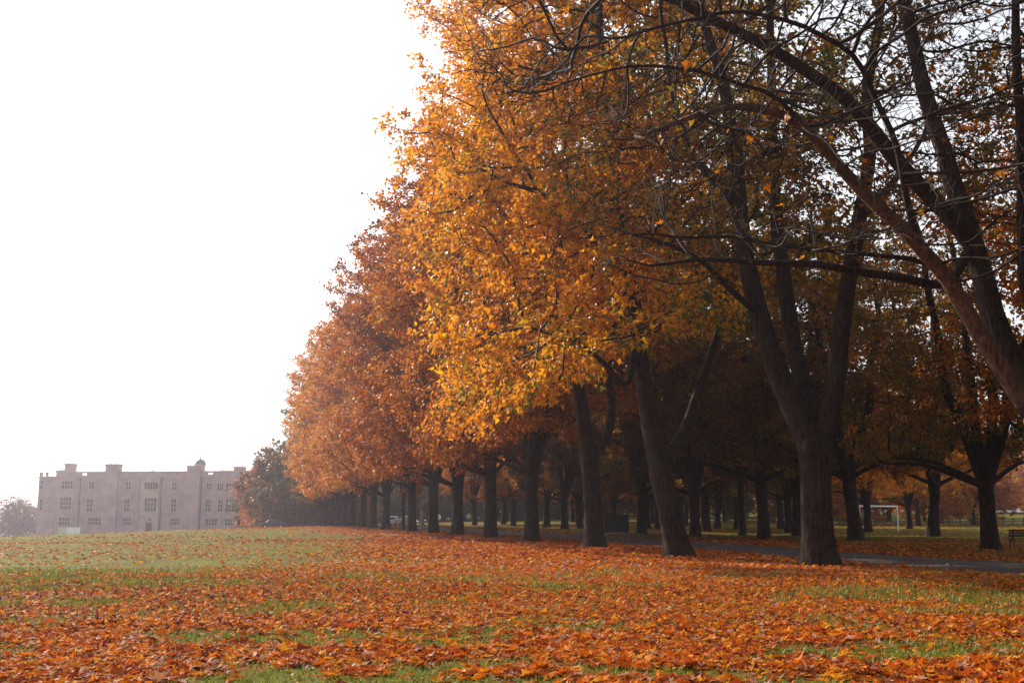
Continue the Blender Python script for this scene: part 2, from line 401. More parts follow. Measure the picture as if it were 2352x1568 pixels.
def tubes(pos, par, rad, N0, thick):
    """two meshes: thick wood (trunk and limbs) and thin wood (branches)"""
    n = len(pos); kids = [[] for _ in range(n)]
    for i in range(n):
        if par[i] >= 0: kids[par[i]].append(i)
    out = {True: ([], [], 0), False: ([], [], 0)}
    bufs = {True: [[], [], 0], False: [[], [], 0]}
    roots = [i for i in range(n) if par[i] < 0]
    stack = [(r, -1) for r in roots]
    while stack:
        s, p = stack.pop()
        ch = [] if p < 0 else [p]
        c = s
        while True:
            ch.append(c)
            ks = kids[c]
            if not ks: break
            b = max(ks, key=lambda k: (rad[k], k < N0))
            for k in ks:
                if k != b: stack.append((k, c))
            c = b
        rr = rad[ch].copy()
        if p >= 0: rr[0] = min(rr[0], rr[1] * 1.25)
        pts = pos[ch]
        rm = rr[min(1, len(rr) - 1)]
        key = rm > thick
        # smooth the path
        if len(pts) > 3 and ch[-1] >= N0:
            q = pts.copy(); q[1:-1] = 0.25 * pts[:-2] + 0.5 * pts[1:-1] + 0.25 * pts[2:]; pts = q
        ns = 20 if rm > 0.4 else 12 if rm > 0.16 else 7 if rm > 0.06 else 4 if rm > 0.02 else 3
        d = np.empty_like(pts); d[1:-1] = pts[2:] - pts[:-2]; d[0] = pts[1] - pts[0]; d[-1] = pts[-1] - pts[-2]; d = norm(d)
        u = np.cross(d[0], (0.3, 1, 0.2) if abs(d[0][1]) < 0.9 else (1, 0, 0)); u /= np.linalg.norm(u)
        ang = np.arange(ns) * 2 * math.pi / ns; ca, sa = np.cos(ang)[:, None], np.sin(ang)[:, None]
        V = []
        for j in range(len(pts)):
            u = u - d[j] * (u @ d[j]); u /= np.linalg.norm(u) + 1e-9; w = np.cross(d[j], u)
            r_ = rr[j]
            if ns >= 12:
                z = pts[j][2]
                lob = 1 + 0.05 * np.sin(3 * ang + z * 0.5) + 0.035 * np.sin(7 * ang + z * 1.7) + 0.02 * np.sin(11 * ang - z * 2.3)
                if p < 0 and z < 2.0: lob = lob * (1 + 0.38 * math.exp(-max(z, 0) / 0.45)) + 0.16 * math.exp(-max(z, 0) / 0.5) * np.sin(5 * ang + 1)
                r_ = (r_ * lob)[:, None]
            V.append(pts[j] + (u * ca + w * sa) * r_)
        B = bufs[key]; o = B[2]; m = len(pts)
        B[0].append(np.concatenate(V)); B[2] += m * ns
        i = np.arange(m * ns).reshape(m, ns)
        Fa = np.stack([i[:-1], np.roll(i[:-1], -1, 1), np.roll(i[1:], -1, 1), i[1:]], -1).reshape(-1, 4)
        B[1].append(Fa + o)
    res = []
    for key, nm in ((True, 'trunk'), (False, 'branches')):
        B = bufs[key]
        res.append(mesh_np(nm, np.concatenate(B[0]), np.concatenate(B[1]), None, True) if B[0] else None)
    return res

def envelope(n, ru, rv, zb, zt, axis, seed, inner=0.5, skew=0.0, gap=-0.12, centre=(0, 0), wid=0.36, lump=0.2, nscale=0.23, gapr=0.0, namp=0.40):
    """points in a lobed, hollow crown; axis = direction of the row (angle), v across the row"""
    r = np.random.default_rng(seed); out = []
    ca, sa = math.cos(axis), math.sin(axis); ph = r.random(6) * 6.28
    while len(out) < n:
        u = r.uniform(-1.2, 1.2); v = r.uniform(-1.2, 1.2); t = r.random()
        Rt = math.sqrt(max(0, 1 - ((t - wid) / (1 - wid)) ** 2)) if t > wid else 0.84 + 0.16 * math.sin(t / wid * math.pi / 2)
        th = math.atan2(v, u)
        Lm = 1 + lump * (0.5 * math.sin(3 * th + ph[0] + 5 * t) + 0.4 * math.sin(5 * th + ph[1] - 7 * t) + 0.45 * math.sin(11 * t + ph[2] + 2 * th))
        rho = math.hypot(u, v) / max(Rt * Lm, 0.05)
        zz = zb + t * (zt - zb)
        lim = 1 + namp * mnoise.noise(Vector((u * ru * 0.36 + seed, v * rv * 0.36, zz * 0.42))) + 0.10 * mnoise.noise(Vector((u * ru, v * rv + seed, zz)))
        if rho > lim: continue
        rho = rho / lim; lo = inner * (1.15 if t < 0.25 else 1.0)
        if t < 0.8 and rho < lo and r.random() > 0.06: continue
        z = zb + t * (zt - zb) + (0.5 * math.sin(4 * th + ph[3]) + 0.5 * math.sin(7 * th + ph[4])) * 0.9 * (1 - t)
        z += skew * v * (1 - t)
        x = u * ru; y = v * rv
        X = centre[0] + x * ca - y * sa; Y = centre[1] + x * sa + y * ca
        if mnoise.noise(Vector((X * nscale + seed * 3.1, Y * nscale, z * nscale * 1.25))) < gap + gapr * max(0.0, -v): continue
        out.append((X, Y, z))
    return np.array(out)

def leaf_cloud(pos, par, hand, rad, tip, total, seed, spread=0.38, size=0.17, centre=None, zmin=0, fade=None):
    r = np.random.default_rng(seed)
    src = np.where((hand == 0) & (rad < tip * 2.6))[0]
    if fade is not None: src = src[fade(pos[src], r)]
    s = src[r.integers(0, len(src), total)]
    p = pos[s] + r.normal(0, spread, (total, 3)) * np.array((1, 1, 0.75))
    c = centre if centre is not None else pos[hand > 0].mean(0)
    out = p - np.array(c); out[:, 2] *= 0.5; out = norm(out)
    yd = out * 0.7 + np.array((0, 0, -0.55)) + r.normal(0, 0.55, (total, 3))
    nr = np.array((0, 0, 0.75)) + out * 0.5 + r.normal(0, 0.42, (total, 3))
    sz = size * r.uniform(0.6, 1.25, total)
    # colour drifts slowly through the crown, with a leaf-by-leaf part
    cn = np.array([mnoise.noise(Vector(q * 0.33)) for q in pos])[s]
    rn = np.clip(0.5 + 0.55 * cn + r.normal(0, 0.2, total), 0, 1)
    return p, yd, nr, sz, rn

TRI = [0]
def count(me):
    if me: me.calc_loop_triangles(); TRI[0] += len(me.loop_triangles)

ROWANG = math.atan2(1.0, RS)          # direction of the avenue

def crown_leaf_parts(parent, data, n, mat):
    """the leaves nearest to the camera as pieces of their own; returns a mask of the rest"""
    p, yd, nr, sz, rn = data
    loc = np.array(parent.parent.location)
    d = np.linalg.norm(p + loc - np.array((0, 0, EYE)), axis=1)
    near = np.argsort(d)[:n]
    if not crown_leaf_parts.__dict__.get('lib'):
        lib = []
        for k in range(12):
            me = leaves_mesh('leaf', np.zeros((1, 3)), np.array([[0, 1., 0]]), np.array([[0, 0, 1.]]), np.ones(1), 'hd', np.array([(k + 0.5) / 12]))
            me.materials.append(mat); lib.append(me)
        crown_leaf_parts.lib = lib
    lib = crown_leaf_parts.lib
    y = norm(yd); z = norm(nr - y * (nr * y).sum(-1, keepdims=True)); x = np.cross(y, z)
    for i in near:
        o = bpy.data.objects.new('leaf', lib[int(min(rn[i] * 12, 11))]); COL.objects.link(o); o.parent = parent
        M = Matrix((x[i], y[i], z[i])).transposed().to_4x4(); M = Matrix.Translation(p[i]) @ M @ Matrix.Scale(sz[i], 4)
        o.matrix_basis = M
        o.material_slots[0].link = 'OBJECT'; o.material_slots[0].material = mat
    keep = np.ones(len(p), bool); keep[near] = False
    return keep

def unique_tree(loc, limbs, attr, n_leaves, kind, mat, bark, label, seed, group, leaf_parts=300, size=0.17, step=0.5, kill=0.85, infl=5.0, twigs=2, twig_len=0.6, spread=0.25, thick=0.11, jit=0.25, trop=(0, 0, 0.02), fade=None, tip=0.008, green=0.0):
    root = empty('maple_tree', loc); tag(root, label, 'tree', group)
    pos, par, hand, N0 = grow(limbs, attr, step, infl, kill, 80, jit, trop, seed)
    grown = hand.copy()
    pos, par, hand = add_twigs(pos, par, hand, twigs, twig_len, seed + 1)
    rad = radii(pos, par, hand, tip)
    tm, bm_ = tubes(pos, par, rad, N0, thick)
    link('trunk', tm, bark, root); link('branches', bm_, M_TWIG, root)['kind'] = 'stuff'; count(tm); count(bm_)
    data = leaf_cloud(pos, par, hand, rad, tip, n_leaves, seed + 2, spread, size, None, 0, fade)
    if green > 0:      # olive inner leaves; shade of the path side is put into their colour too
        data = (*data[:4], np.clip(data[4] + green * sstep(-4, 4, data[0][:, 0]), 0, 1))
    if n_leaves:
        keepers = np.arange(n_leaves)
        me_dummy = None
        cro = bpy.data.objects.new('crown', bpy.data.meshes.new('crown')); COL.objects.link(cro); cro.parent = root
        keep = crown_leaf_parts(cro, data, min(leaf_parts, n_leaves - 30), mat)
        d = [a[keep] for a in data]
        me = leaves_mesh('crown', *d[:4], kind, d[4]); me.materials.append(mat); cro.data = me; count(me)
        cro['kind'] = 'stuff'
    return root

def L(base, pts, r0, r1, pi=None, pk=0):
    """limb through picture points (x, y, distance), given relative to the tree's foot"""
    q = [P(*p) - base if len(p) == 3 else np.array(p[:3]) for p in pts]
    n = len(q); rad = [r0 + (r1 - r0) * i / max(1, n - 1) for i in range(n)]
    return (q, rad, pi, pk)

# --- the bare tree whose foot stands outside the right edge
b0 = np.array((13.4, 25.2, 0.0))
trunk0 = ([(0, 0, -0.1), (0, 0, 0.5), (-0.05, 0, 1.3), (-0.15, 0.02, 2.2), (-0.5, 0.05, 3.1)], [0.62, 0.56, 0.52, 0.50, 0.44], None, 0)
limbs0 = [trunk0,
  L(b0, [(2352, 925, 25.0), (2250, 770, 24.6), (2180, 645, 24.2), (2100, 545, 23.7), (1990, 452, 23.2), (1905, 355, 22.7), (1850, 292, 22.3), (1775, 252, 21.8), (1680, 240, 21.3), (1560, 275, 20.7), (1440, 320, 20.3)], 0.21, 0.035, 0, 3),
  L(b0, [(2352, 890, 25.6), (2292, 760, 26.0), (2235, 560, 26.5), (2175, 380, 27.0), (2115, 180, 27.5), (2075, 0, 28.0), (2040, -170, 28.6), (2000, -300, 29)], 0.31, 0.10, 0, 4),
  L(b0, [(2175, 660, 25.8), (2020, 632, 25.0), (1880, 607, 24.4), (1720, 604, 23.6), (1590, 592, 23.0), (1490, 612, 22.6)], 0.12, 0.03, 2, 2),
  L(b0, [(2140, 603, 24.4), (1960, 580, 23.8), (1780, 566, 23.2), (1690, 540, 22.8), (1560, 548, 22.2), (1440, 530, 21.8)], 0.06, 0.02, 1, 2),
  L(b0, [(2134, 453, 26.2), (2020, 324, 25.6), (1943, 227, 25.0), (1800, 130, 24.4), (1648, 49, 23.8), (1500, -20, 23.2), (1380, -90, 22.6)], 0.20, 0.07, 2, 2),
  L(b0, [(2352, 640, 25.6), (2346, 420, 25.4), (2338, 150, 25.0), (2330, -120, 24.8)], 0.15, 0.08, 0, 4),
  L(b0, [(2050, 300, 23.2), (1960, 120, 22.6), (1850, 60, 22.0), (1700, 20, 21.6), (1520, 60, 21.2), (1350, 110, 20.8)], 0.07, 0.025, 1, 3),
  L(b0, [(1760, 205, 21.4), (1600, 160, 20.9), (1440, 150, 20.5), (1280, 190, 20.2)], 0.045, 0.02, 1, 6),
]
r0 = np.random.default_rng(77)
att = []
while len(att) < 3000:
    x = r0.uniform(1060, 2700) if len(att) % 3 else r0.uniform(1060, 1800); y = r0.uniform(-500, 560); Yd = r0.uniform(18.5, 29.5)
    if x < 1500 and y > 380 - (1500 - x) * 0.45: continue
    if y > 420 and x < 1950: continue
    q = P(x, y, Yd) - b0
    if mnoise.noise(Vector(q * 0.25)) < -0.1: continue
    att.append(q)
for _ in range(130):
    att.append(P(r0.uniform(1400, 1900), r0.uniform(520, 640), r0.uniform(22, 24.5)) - b0)
def sparse0(p, r): return r.random(len(p)) < 0.35
T0 = unique_tree(b0, limbs0, np.array(att), 330, 'hd', L_ORANGE, M_BARK, 'nearly bare tree leaning in from the right edge with pale limb coloured as sunlit', 3, None,
                 leaf_parts=300, size=0.19, step=0.42, kill=0.62, infl=4.0, twigs=2, twig_len=0.9, spread=0.25, jit=0.32, trop=(-0.05, 0, -0.02), thick=0.10, tip=0.0075, fade=sparse0)

tr0 = [c for c in T0.children if c.name.startswith('trunk')][0].data
tr0.materials.append(M_BARK_LIT)
lp = np.array(limbs0[1][0]); lp = np.concatenate([lp[:-1] * (1 - t) + lp[1:] * t for t in (0, .25, .5, .75)]); lp = lp[lp[:, 2] > 4.4]
for p_ in tr0.polygons:
    c_ = np.array(p_.center); d_ = np.linalg.norm(lp - c_, axis=1).min()
    if d_ < 0.36 and c_[1] < 0.1 - 0.14 * max(0, c_[2] - 4): p_.material_index = 1  # only the sunlit limb takes the lighter bark; its light is painted

# --- first maple of the avenue (thick V fork)
AV = 'maples of the avenue front row'
b1 = G(1884, 1298); Y1 = b1[1]
trunk1 = ([(0, 0, -0.1), (0, 0, 0.4), (-0.02, 0, 1.5), tuple(P(1876, 1120, Y1) - b1), tuple(P(1874, 1035, Y1) - b1)], [0.52, 0.50, 0.49, 0.49, 0.50], None, 0)
limbs1 = [trunk1,
  L(b1, [(1838, 965, Y1), (1785, 850, Y1 + .2), (1742, 720, Y1 + .5), (1712, 600, Y1 + .8), (1700, 480, Y1 + 1), (1690, 350, Y1 + 1.2), (1665, 200, Y1 + 1.4), (1620, 60, Y1 + 1.6), (1590, -90, Y1 + 2)], 0.40, 0.13, 0, 4),
  L(b1, [(1862, 965, Y1 + .5), (1826, 810, Y1 + 1.4), (1800, 650, Y1 + 2.2), (1782, 480, Y1 + 3), (1776, 300, Y1 + 3.6), (1770, 100, Y1 + 4.2), (1765, -100, Y1 + 4.6)], 0.33, 0.12, 0, 4),
  L(b1, [(1912, 960, Y1 - .1), (1924, 820, Y1 - .3), (1944, 650, Y1 - .4), (1975, 500, Y1 - .4), (2002, 350, Y1 - .2), (1990, 200, Y1), (2020, 60, Y1), (2030, -90, Y1 + .2)], 0.33, 0.12, 0, 4),
  L(b1, [(1660, 430, Y1 + .6), (1590, 360, Y1 + .2), (1550, 250, Y1), (1530, 110, Y1 - .2)], 0.16, 0.07, 1, 4),
  L(b1, [(1690, 680, Y1 - .5), (1620, 600, Y1 - 1.5), (1540, 560, Y1 - 2.5), (1450, 540, Y1 - 3)], 0.11, 0.04, 1, 2),
  L(b1, [(2020, 460, Y1 + .5), (2080, 380, Y1 + 1), (2150, 260, Y1 + 1.4)], 0.13, 0.06, 3, 3)]
at1 = envelope(1500, 7.0, 9.0, 10.0, 30, ROWANG, 21, 0.5, 0.0, 0.06)
unique_tree(b1, limbs1, at1, 15000, 'mid', L_OLIVE, M_BARK, 'thick maple forking in a V, nearest whole trunk beside the path', 31, AV, leaf_parts=300, size=0.23, step=0.55, kill=0.9)

kn = P(1868, 1024, Y1 - 0.56); kd = Vector((0.0, -1.0, 0.05)).normalized()
mk = MB()
mk.rings([[tuple(Vector(kn - b1) + Vector((math.cos(a) * rx, -dy, math.sin(a) * rz)) ) for a in [2 * math.pi * i / 14 for i in range(14)]] for rx, rz, dy in ((.30, .36, -.30), (.25, .31, -.04), (.19, .25, .04), (.12, .17, .03), (.07, .11, -.05))])
t1 = [o for o in COL.objects if o.get('label', '').startswith('thick maple forking')][0]
mk.build('knot', M_BARK, t1, smooth=True)

b2 = G(1562, 1278); Y2 = b2[1]
limbs2 = [([(0, 0, -0.1), (-0.05, 0, 0.4), tuple(P(1540, 1180, Y2) - b2), tuple(P(1522, 1110, Y2) - b2), tuple(P(1512, 1060, Y2) - b2)], [0.50, 0.47, 0.44, 0.43, 0.42], None, 0),
  L(b2, [(1484, 930, Y2), (1464, 780, Y2 + .3), (1450, 640, Y2 + .5), (1424, 480, Y2 + .8), (1400, 300, Y2 + 1), (1380, 100, Y2 + 1.2), (1370, -100, Y2 + 1.4)], 0.33, 0.12, 0, 4),
  L(b2, [(1560, 1020, Y2 + .3), (1602, 900, Y2 + .8), (1640, 790, Y2 + 1.2), (1670, 690, Y2 + 1.6), (1690, 560, Y2 + 2), (1680, 400, Y2 + 2.4), (1660, 200, Y2 + 2.8), (1650, 0, Y2 + 3)], 0.19, 0.09, 0, 4),
  L(b2, [(1440, 900, Y2 - .5), (1390, 830, Y2 - 1.2), (1320, 780, Y2 - 2), (1240, 760, Y2 - 2.6)], 0.14, 0.05, 1, 1),
  L(b2, [(1410, 620, Y2 - .5), (1340, 520, Y2 - 1), (1260, 450, Y2 - 1.4)], 0.14, 0.06, 1, 3)]
at2 = envelope(2900, 6.8, 9.0, 9.2, 37, ROWANG, 22, 0.60, -4.3, -0.05, gapr=0.22, wid=0.53, lump=0.16, nscale=0.30)
unique_tree(b2, limbs2, at2, 70000, 'mid', L_YELLOW, M_BARK, 'tall golden yellow maple with a trunk leaning left, second along the path', 41, AV, leaf_parts=300, size=0.25, step=0.6, kill=0.8, green=0.46, tip=0.0125, spread=0.22)

b3 = G(1367, 1258); Y3 = b3[1]
limbs3 = [([(0, 0, -0.1), (0, 0, 0.4), tuple(P(1363, 1150, Y3) - b3), tuple(P(1354, 1050, Y3) - b3)], [0.50, 0.47, 0.45, 0.43], None, 0),
  L(b3, [(1332, 920, Y3), (1310, 800, Y3 + .3), (1290, 640, Y3 + .6), (1270, 420, Y3 + 1), (1255, 200, Y3 + 1.2), (1245, 0, Y3 + 1.4)], 0.34, 0.11, 0, 3),
  L(b3, [(1396, 1010, Y3 + .3), (1408, 930, Y3 + .6), (1396, 840, Y3 + 1), (1420, 700, Y3 + 1.4), (1440, 500, Y3 + 1.8), (1450, 250, Y3 + 2)], 0.22, 0.09, 0, 3),
  L(b3, [(1280, 870, Y3 - .6), (1210, 800, Y3 - 1.2), (1130, 760, Y3 - 1.8)], 0.15, 0.05, 1, 1),
  L(b3, [(1230, 600, Y3), (1150, 480, Y3 - .4), (1080, 400, Y3 - .6)], 0.14, 0.05, 1, 2)]
at3 = envelope(3000, 6.8, 9.3, 8.4, 39, ROWANG, 23, 0.62, -3.8, -0.14, gapr=0.3, wid=0.52, lump=0.08, namp=0.26, nscale=0.30)
unique_tree(b3, limbs3, at3, 74000, 'mid', L_YELLOW, M_BARK, 'golden yellow maple, straight trunk forking above head height, third along the path', 51, AV, leaf_parts=300, size=0.25, step=0.6, kill=0.8, green=0.34, tip=0.0125, spread=0.22)

# --- variants shared by the farther trees
def variant(seed, n_attr, n_leaves, ru, rv, zb, zt, size, fork=5.2, kind='low', nl=4, inner=0.66, r_tr=0.5, gap=-0.1, spread=0.24, kill=0.95, lean=0.0, wid=0.36, skew=0.0):
    r = np.random.default_rng(seed)
    limbs = [([(0, 0, -0.6), (0, 0, 0.4), (lean * .3, 0, fork * 0.5), (lean, 0, fork)], [r_tr, r_tr * .95, r_tr * .88, r_tr * .86], None, 0)]
    a0 = r.random() * 6.28
    for k in range(nl):
        a = a0 + k * 6.283 / nl + r.normal(0, 0.25); hz = fork; rr_ = 0.0; pts = []
        sp_ = r.uniform(0.30, 0.55)
        for j in range(1, 7):
            f = j / 6; hz = fork + (zt * 0.86 - fork) * f
            rr_ = min(ru, rv) * sp_ * (f ** 0.7)
            pts.append((lean + rr_ * math.cos(a) + r.normal(0, .22), rr_ * math.sin(a) + r.normal(0, .22), hz))
        limbs.append((pts, [r_tr * (0.62 - 0.075 * j) for j in range(6)], 0, 3))
    for k in range(3):
        a = r.random() * 6.28; z0 = fork * r.uniform(0.9, 1.0); pts = []
        for j in range(1, 5):
            f = j / 4; pts.append((lean + math.cos(a) * rv * 0.7 * f, math.sin(a) * rv * 0.7 * f, z0 + 1.8 * math.sin(f * 2.0)))
        limbs.append((pts, [r_tr * .3, r_tr * .24, r_tr * .18, r_tr * .1], 0, 3))
    A = envelope(n_attr, ru, rv, zb, zt, 0.0, seed + 5, inner, skew, gap, (lean, 0), wid, 0.15, 0.30)
    pos, par, hand, N0 = grow(limbs, A, 0.7, 6.0, kill, 70, 0.22, (0, 0, 0.0), seed)
    pos, par, hand = add_twigs(pos, par, hand, 1, 0.55, seed + 1)
    rad = radii(pos, par, hand, 0.013)
    tm, bm_ = tubes(pos, par, rad, N0, 0.12)
    d = leaf_cloud(pos, par, hand, rad, 0.013, n_leaves, seed + 2, spread, size)
    cm = leaves_mesh('crown', *d[:4], kind, d[4])
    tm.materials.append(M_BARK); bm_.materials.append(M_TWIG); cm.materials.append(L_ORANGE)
    for m in (tm, bm_, cm): count(m)
    return tm, bm_, cm
VAR = [variant(101, 2200, 78000, 6.8, 9.3, 6.4, 30.5, 0.235, 4.2, wid=0.48, gap=-0.05, skew=-2.4), variant(102, 2200, 78000, 6.8, 9.3, 6.8, 31.0, 0.235, 4.6, nl=3, lean=0.3, wid=0.5, gap=-0.05, skew=-2.6), variant(103, 2200, 76000, 7.0, 9.2, 6.3, 29.5, 0.24, 3.8, nl=5, wid=0.46, gap=-0.05, skew=-2.2)]
VSP = [variant(111, 1200, 34000, 8.0, 8.5, 5.6, 25.0, 0.23, 3.6, nl=4, inner=0.35, gap=-0.02), variant(112, 1200, 36000, 8.0, 8.8, 5.2, 24.0, 0.23, 4.2, nl=3, inner=0.35, gap=-0.02, lean=-0.4)]
VLOW = variant(121, 900, 26000, 7.0, 7.0, 1.0, 13.0, 0.30, 2.6, nl=5, inner=0.5, r_tr=0.32, wid=0.42)
VYOUNG = variant(131, 260, 3600, 2.4, 2.4, 4.0, 10.0, 0.2, 3.6, nl=2, inner=0.2, r_tr=0.2, kill=0.8)

def place(v, x, y, rz, s, mat, label, group, name='maple_tree', z=None):
    root = empty(name, (x, y, float(hgt(x, y)) if z is None else z), rz, s); tag(root, label, 'tree', group)
    for nm, me in zip(('trunk', 'branches', 'crown'), v):
        o = bpy.data.objects.new(nm, me); COL.objects.link(o); o.parent = root
        if nm == 'branches': o['kind'] = 'stuff'
        if nm == 'crown':
            o.material_slots[0].link = 'OBJECT'; o.material_slots[0].material = mat; o['kind'] = 'stuff'
    return root
def row_at(xpix):
    a = (xpix - W0 / 2) / F * cp
    Y = (RX0 - RS * RY0) / (a - RS); return rowx(Y).item(), Y
# front row beyond the third trunk: picture x, variant, scale, colour, words
ORD = ['fourth', 'fifth', 'sixth', 'seventh', 'eighth', 'ninth', 'tenth', 'eleventh', 'twelfth', 'thirteenth', 'fourteenth', 'fifteenth', 'sixteenth', 'seventeenth']
front = [(1220, VAR[0], 1.00, L_ORANGE, 'deep orange'), (1128, VAR[1], 0.97, L_RED, 'rust-orange'), (1051, VAR[2], 1.02, L_RED, 'deep rust'),
         (995, VAR[0], 0.96, L_ORANGE, 'bright orange'), (947, VAR[1], 0.95, L_ORANGE, 'warm orange'), (887, VAR[2], 1.0, L_GOLD, 'old gold'),
         (857, VAR[0], 0.97, L_GOLD, 'yellow-gold'), (834, VAR[1], 0.95, L_GOLD, 'golden'), (808, VAR[2], 0.98, L_GOLD, 'pale golden'),
         (792, VAR[0], 0.92, L_YELLOW, 'yellow'), (777, VAR[1], 0.88, L_GREEN, 'dark green far'), (762, VAR[2], 0.8, L_ORANGE, 'hazy orange'), (746, VAR[0], 0.74, L_DUSK, 'hazy brown')]
rr = random.Random(4)
for k, (xp, v, s, m, w) in enumerate(front):
    X, Y = row_at(xp)
    place(v, X, Y, ROWANG + rr.uniform(-.25, .25), s * rr.uniform(.97, 1.03), m, '%s maple, %s trunk along the avenue counting from the near V fork' % (w, ORD[k]), AV)
X, Y = row_at(912); place(VYOUNG, X + 1.0, Y - 3, 0.4, 1.0, L_ORANGE, 'slender young tree standing among the thick avenue trunks', None)
# far end of the row: lower hazy crowns reaching down towards the field
for k, (xp, Y, s, m, w) in enumerate([(700, 216, 1.3, L_DUSK, 'brown-green hazy tree with low branches beyond the last avenue trunk'), (672, 208, 1.35, L_DUSK, 'dark brown hazy tree behind the parked dark car'),
                                      (640, 226, 1.2, L_ORANGE, 'tall faded orange tree at the avenue end near the mansion'), (614, 244, 1.0, L_DUSK, 'brown hazy tree overlapping the right end of the mansion'),
                                      (725, 232, 1.4, L_GREEN, 'dark tree filling the far end of the avenue'), (590, 262, .62, L_OLIVE, 'small pale olive tree in front of the mansion wall')]):
    X = (xp - W0 / 2) / F * Y * cp
    place(VLOW, X, Y, k * 1.3, s, m, w, 'trees at the far end of the avenue', 'park_tree')
# unseen maples added past the camera's right shoulder to cut sky light
for k, (off, Y) in enumerate([(0, 13), (0, 1.5), (0, -10), (0, -22), (18, 43), (18, 31.5), (18.5, 20), (18, 8), (18, -4)]):
    X = float(rowx(Y)) + off
    place(VAR[k % 3] if off == 0 else VSP[k % 2], X, Y, ROWANG + rr.uniform(-.2, .2), 0.95 if off == 0 else 1.0, L_OLIVE if k % 2 else L_ORANGE, 'maple added outside the right edge to cut sky light, %s nearest row to the path' % ('first' if off == 0 else 'second'), 'maples added outside the right edge to cut sky light', z=0.0)
# trees across the path
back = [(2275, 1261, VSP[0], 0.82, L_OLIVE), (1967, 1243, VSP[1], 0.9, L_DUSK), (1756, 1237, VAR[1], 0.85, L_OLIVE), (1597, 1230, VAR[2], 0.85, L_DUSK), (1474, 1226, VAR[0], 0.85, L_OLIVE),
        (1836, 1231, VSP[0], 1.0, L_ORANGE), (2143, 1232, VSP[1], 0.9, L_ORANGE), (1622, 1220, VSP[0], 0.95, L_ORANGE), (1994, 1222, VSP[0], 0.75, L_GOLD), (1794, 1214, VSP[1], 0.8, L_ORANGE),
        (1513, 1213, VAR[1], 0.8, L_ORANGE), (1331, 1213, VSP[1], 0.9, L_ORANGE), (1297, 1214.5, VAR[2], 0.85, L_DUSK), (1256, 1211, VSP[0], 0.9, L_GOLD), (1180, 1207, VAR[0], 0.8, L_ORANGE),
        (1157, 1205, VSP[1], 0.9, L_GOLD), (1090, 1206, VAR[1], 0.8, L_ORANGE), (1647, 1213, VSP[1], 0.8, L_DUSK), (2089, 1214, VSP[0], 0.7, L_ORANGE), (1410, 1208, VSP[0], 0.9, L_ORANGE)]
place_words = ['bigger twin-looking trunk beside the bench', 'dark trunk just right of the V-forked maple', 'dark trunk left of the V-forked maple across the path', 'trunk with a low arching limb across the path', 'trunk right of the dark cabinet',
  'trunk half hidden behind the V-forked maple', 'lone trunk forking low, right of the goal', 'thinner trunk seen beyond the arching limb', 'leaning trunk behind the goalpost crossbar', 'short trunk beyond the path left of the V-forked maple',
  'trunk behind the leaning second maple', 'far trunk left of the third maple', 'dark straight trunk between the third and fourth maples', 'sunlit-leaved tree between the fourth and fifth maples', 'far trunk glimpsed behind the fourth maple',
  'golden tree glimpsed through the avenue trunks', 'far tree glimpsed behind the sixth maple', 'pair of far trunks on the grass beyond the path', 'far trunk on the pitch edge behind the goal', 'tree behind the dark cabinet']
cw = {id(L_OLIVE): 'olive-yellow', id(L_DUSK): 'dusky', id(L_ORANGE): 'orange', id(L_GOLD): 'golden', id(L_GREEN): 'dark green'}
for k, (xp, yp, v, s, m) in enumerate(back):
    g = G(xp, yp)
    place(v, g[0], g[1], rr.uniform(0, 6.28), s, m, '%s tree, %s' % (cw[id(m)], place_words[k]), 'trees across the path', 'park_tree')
g = G(1705, 1229); place(VYOUNG, g[0], g[1], 1.0, 1.5, L_ORANGE, 'slim two-stemmed tree standing on the grass across the path', None, 'park_tree')
# more of the wood behind them, and the far side of the pitch
fill = []
for k in range(26):
    Y = rr.uniform(95, 190); off = rr.uniform(32, 30 + 0.36 * Y)
    X = float(rowx(Y)) + off
    if 33 < X < 60 and 96 < Y < 160: continue
    if any((X - a) ** 2 + (Y - b) ** 2 < 80 for a, b in fill): continue
    fill.append((X, Y))
fill.sort(key=lambda p: p[0] / p[1])
for k, (X, Y) in enumerate(fill):
    place(rr.choice(VSP + [VAR[2]]), X, Y, rr.uniform(0, 6.28), rr.uniform(.7, .95), rr.choice([L_DUSK, L_OLIVE, L_ORANGE]), 'tree of the dark wood deep behind the path', 'wood deep behind the path', 'park_tree')
far = []
for k in range(30):
    a = -0.02 + 0.56 * k / 29; Y = rr.uniform(225, 330)
    place(VLOW if k % 3 else VSP[0], a * Y, Y, rr.uniform(0, 6.28), rr.uniform(.8, 1.25), rr.choice([L_ORANGE, L_DUSK, L_GOLD, L_GREEN]), 'hazy autumn tree on the far side of the playing field', 'hazy trees beyond the playing field', 'park_tree')
for k in range(20):
    a = -0.19 + 0.30 * k / 19 + rr.uniform(-.006, .006); Y = rr.uniform(222, 262)
    place(VLOW, a * Y, Y, rr.uniform(0, 6.28), rr.uniform(.8, 1.1), rr.choice([L_ORANGE, L_DUSK, L_GREEN, L_DUSK]), 'low-branched tree glimpsed far behind the avenue trunks', 'trees far behind the avenue trunks', 'park_tree')
for k in range(14):
    a = 0.06 + 0.36 * k / 13 + rr.uniform(-.008, .008); Y = rr.uniform(172, 205)
    place(VLOW if k % 2 else VSP[k % 4 // 2], a * Y, Y, rr.uniform(0, 6.28), rr.uniform(.75, .95), rr.choice([L_ORANGE, L_DUSK, L_ORANGE]), 'orange-brown tree behind the rail fence of the pitch', 'trees behind the pitch fence', 'park_tree')
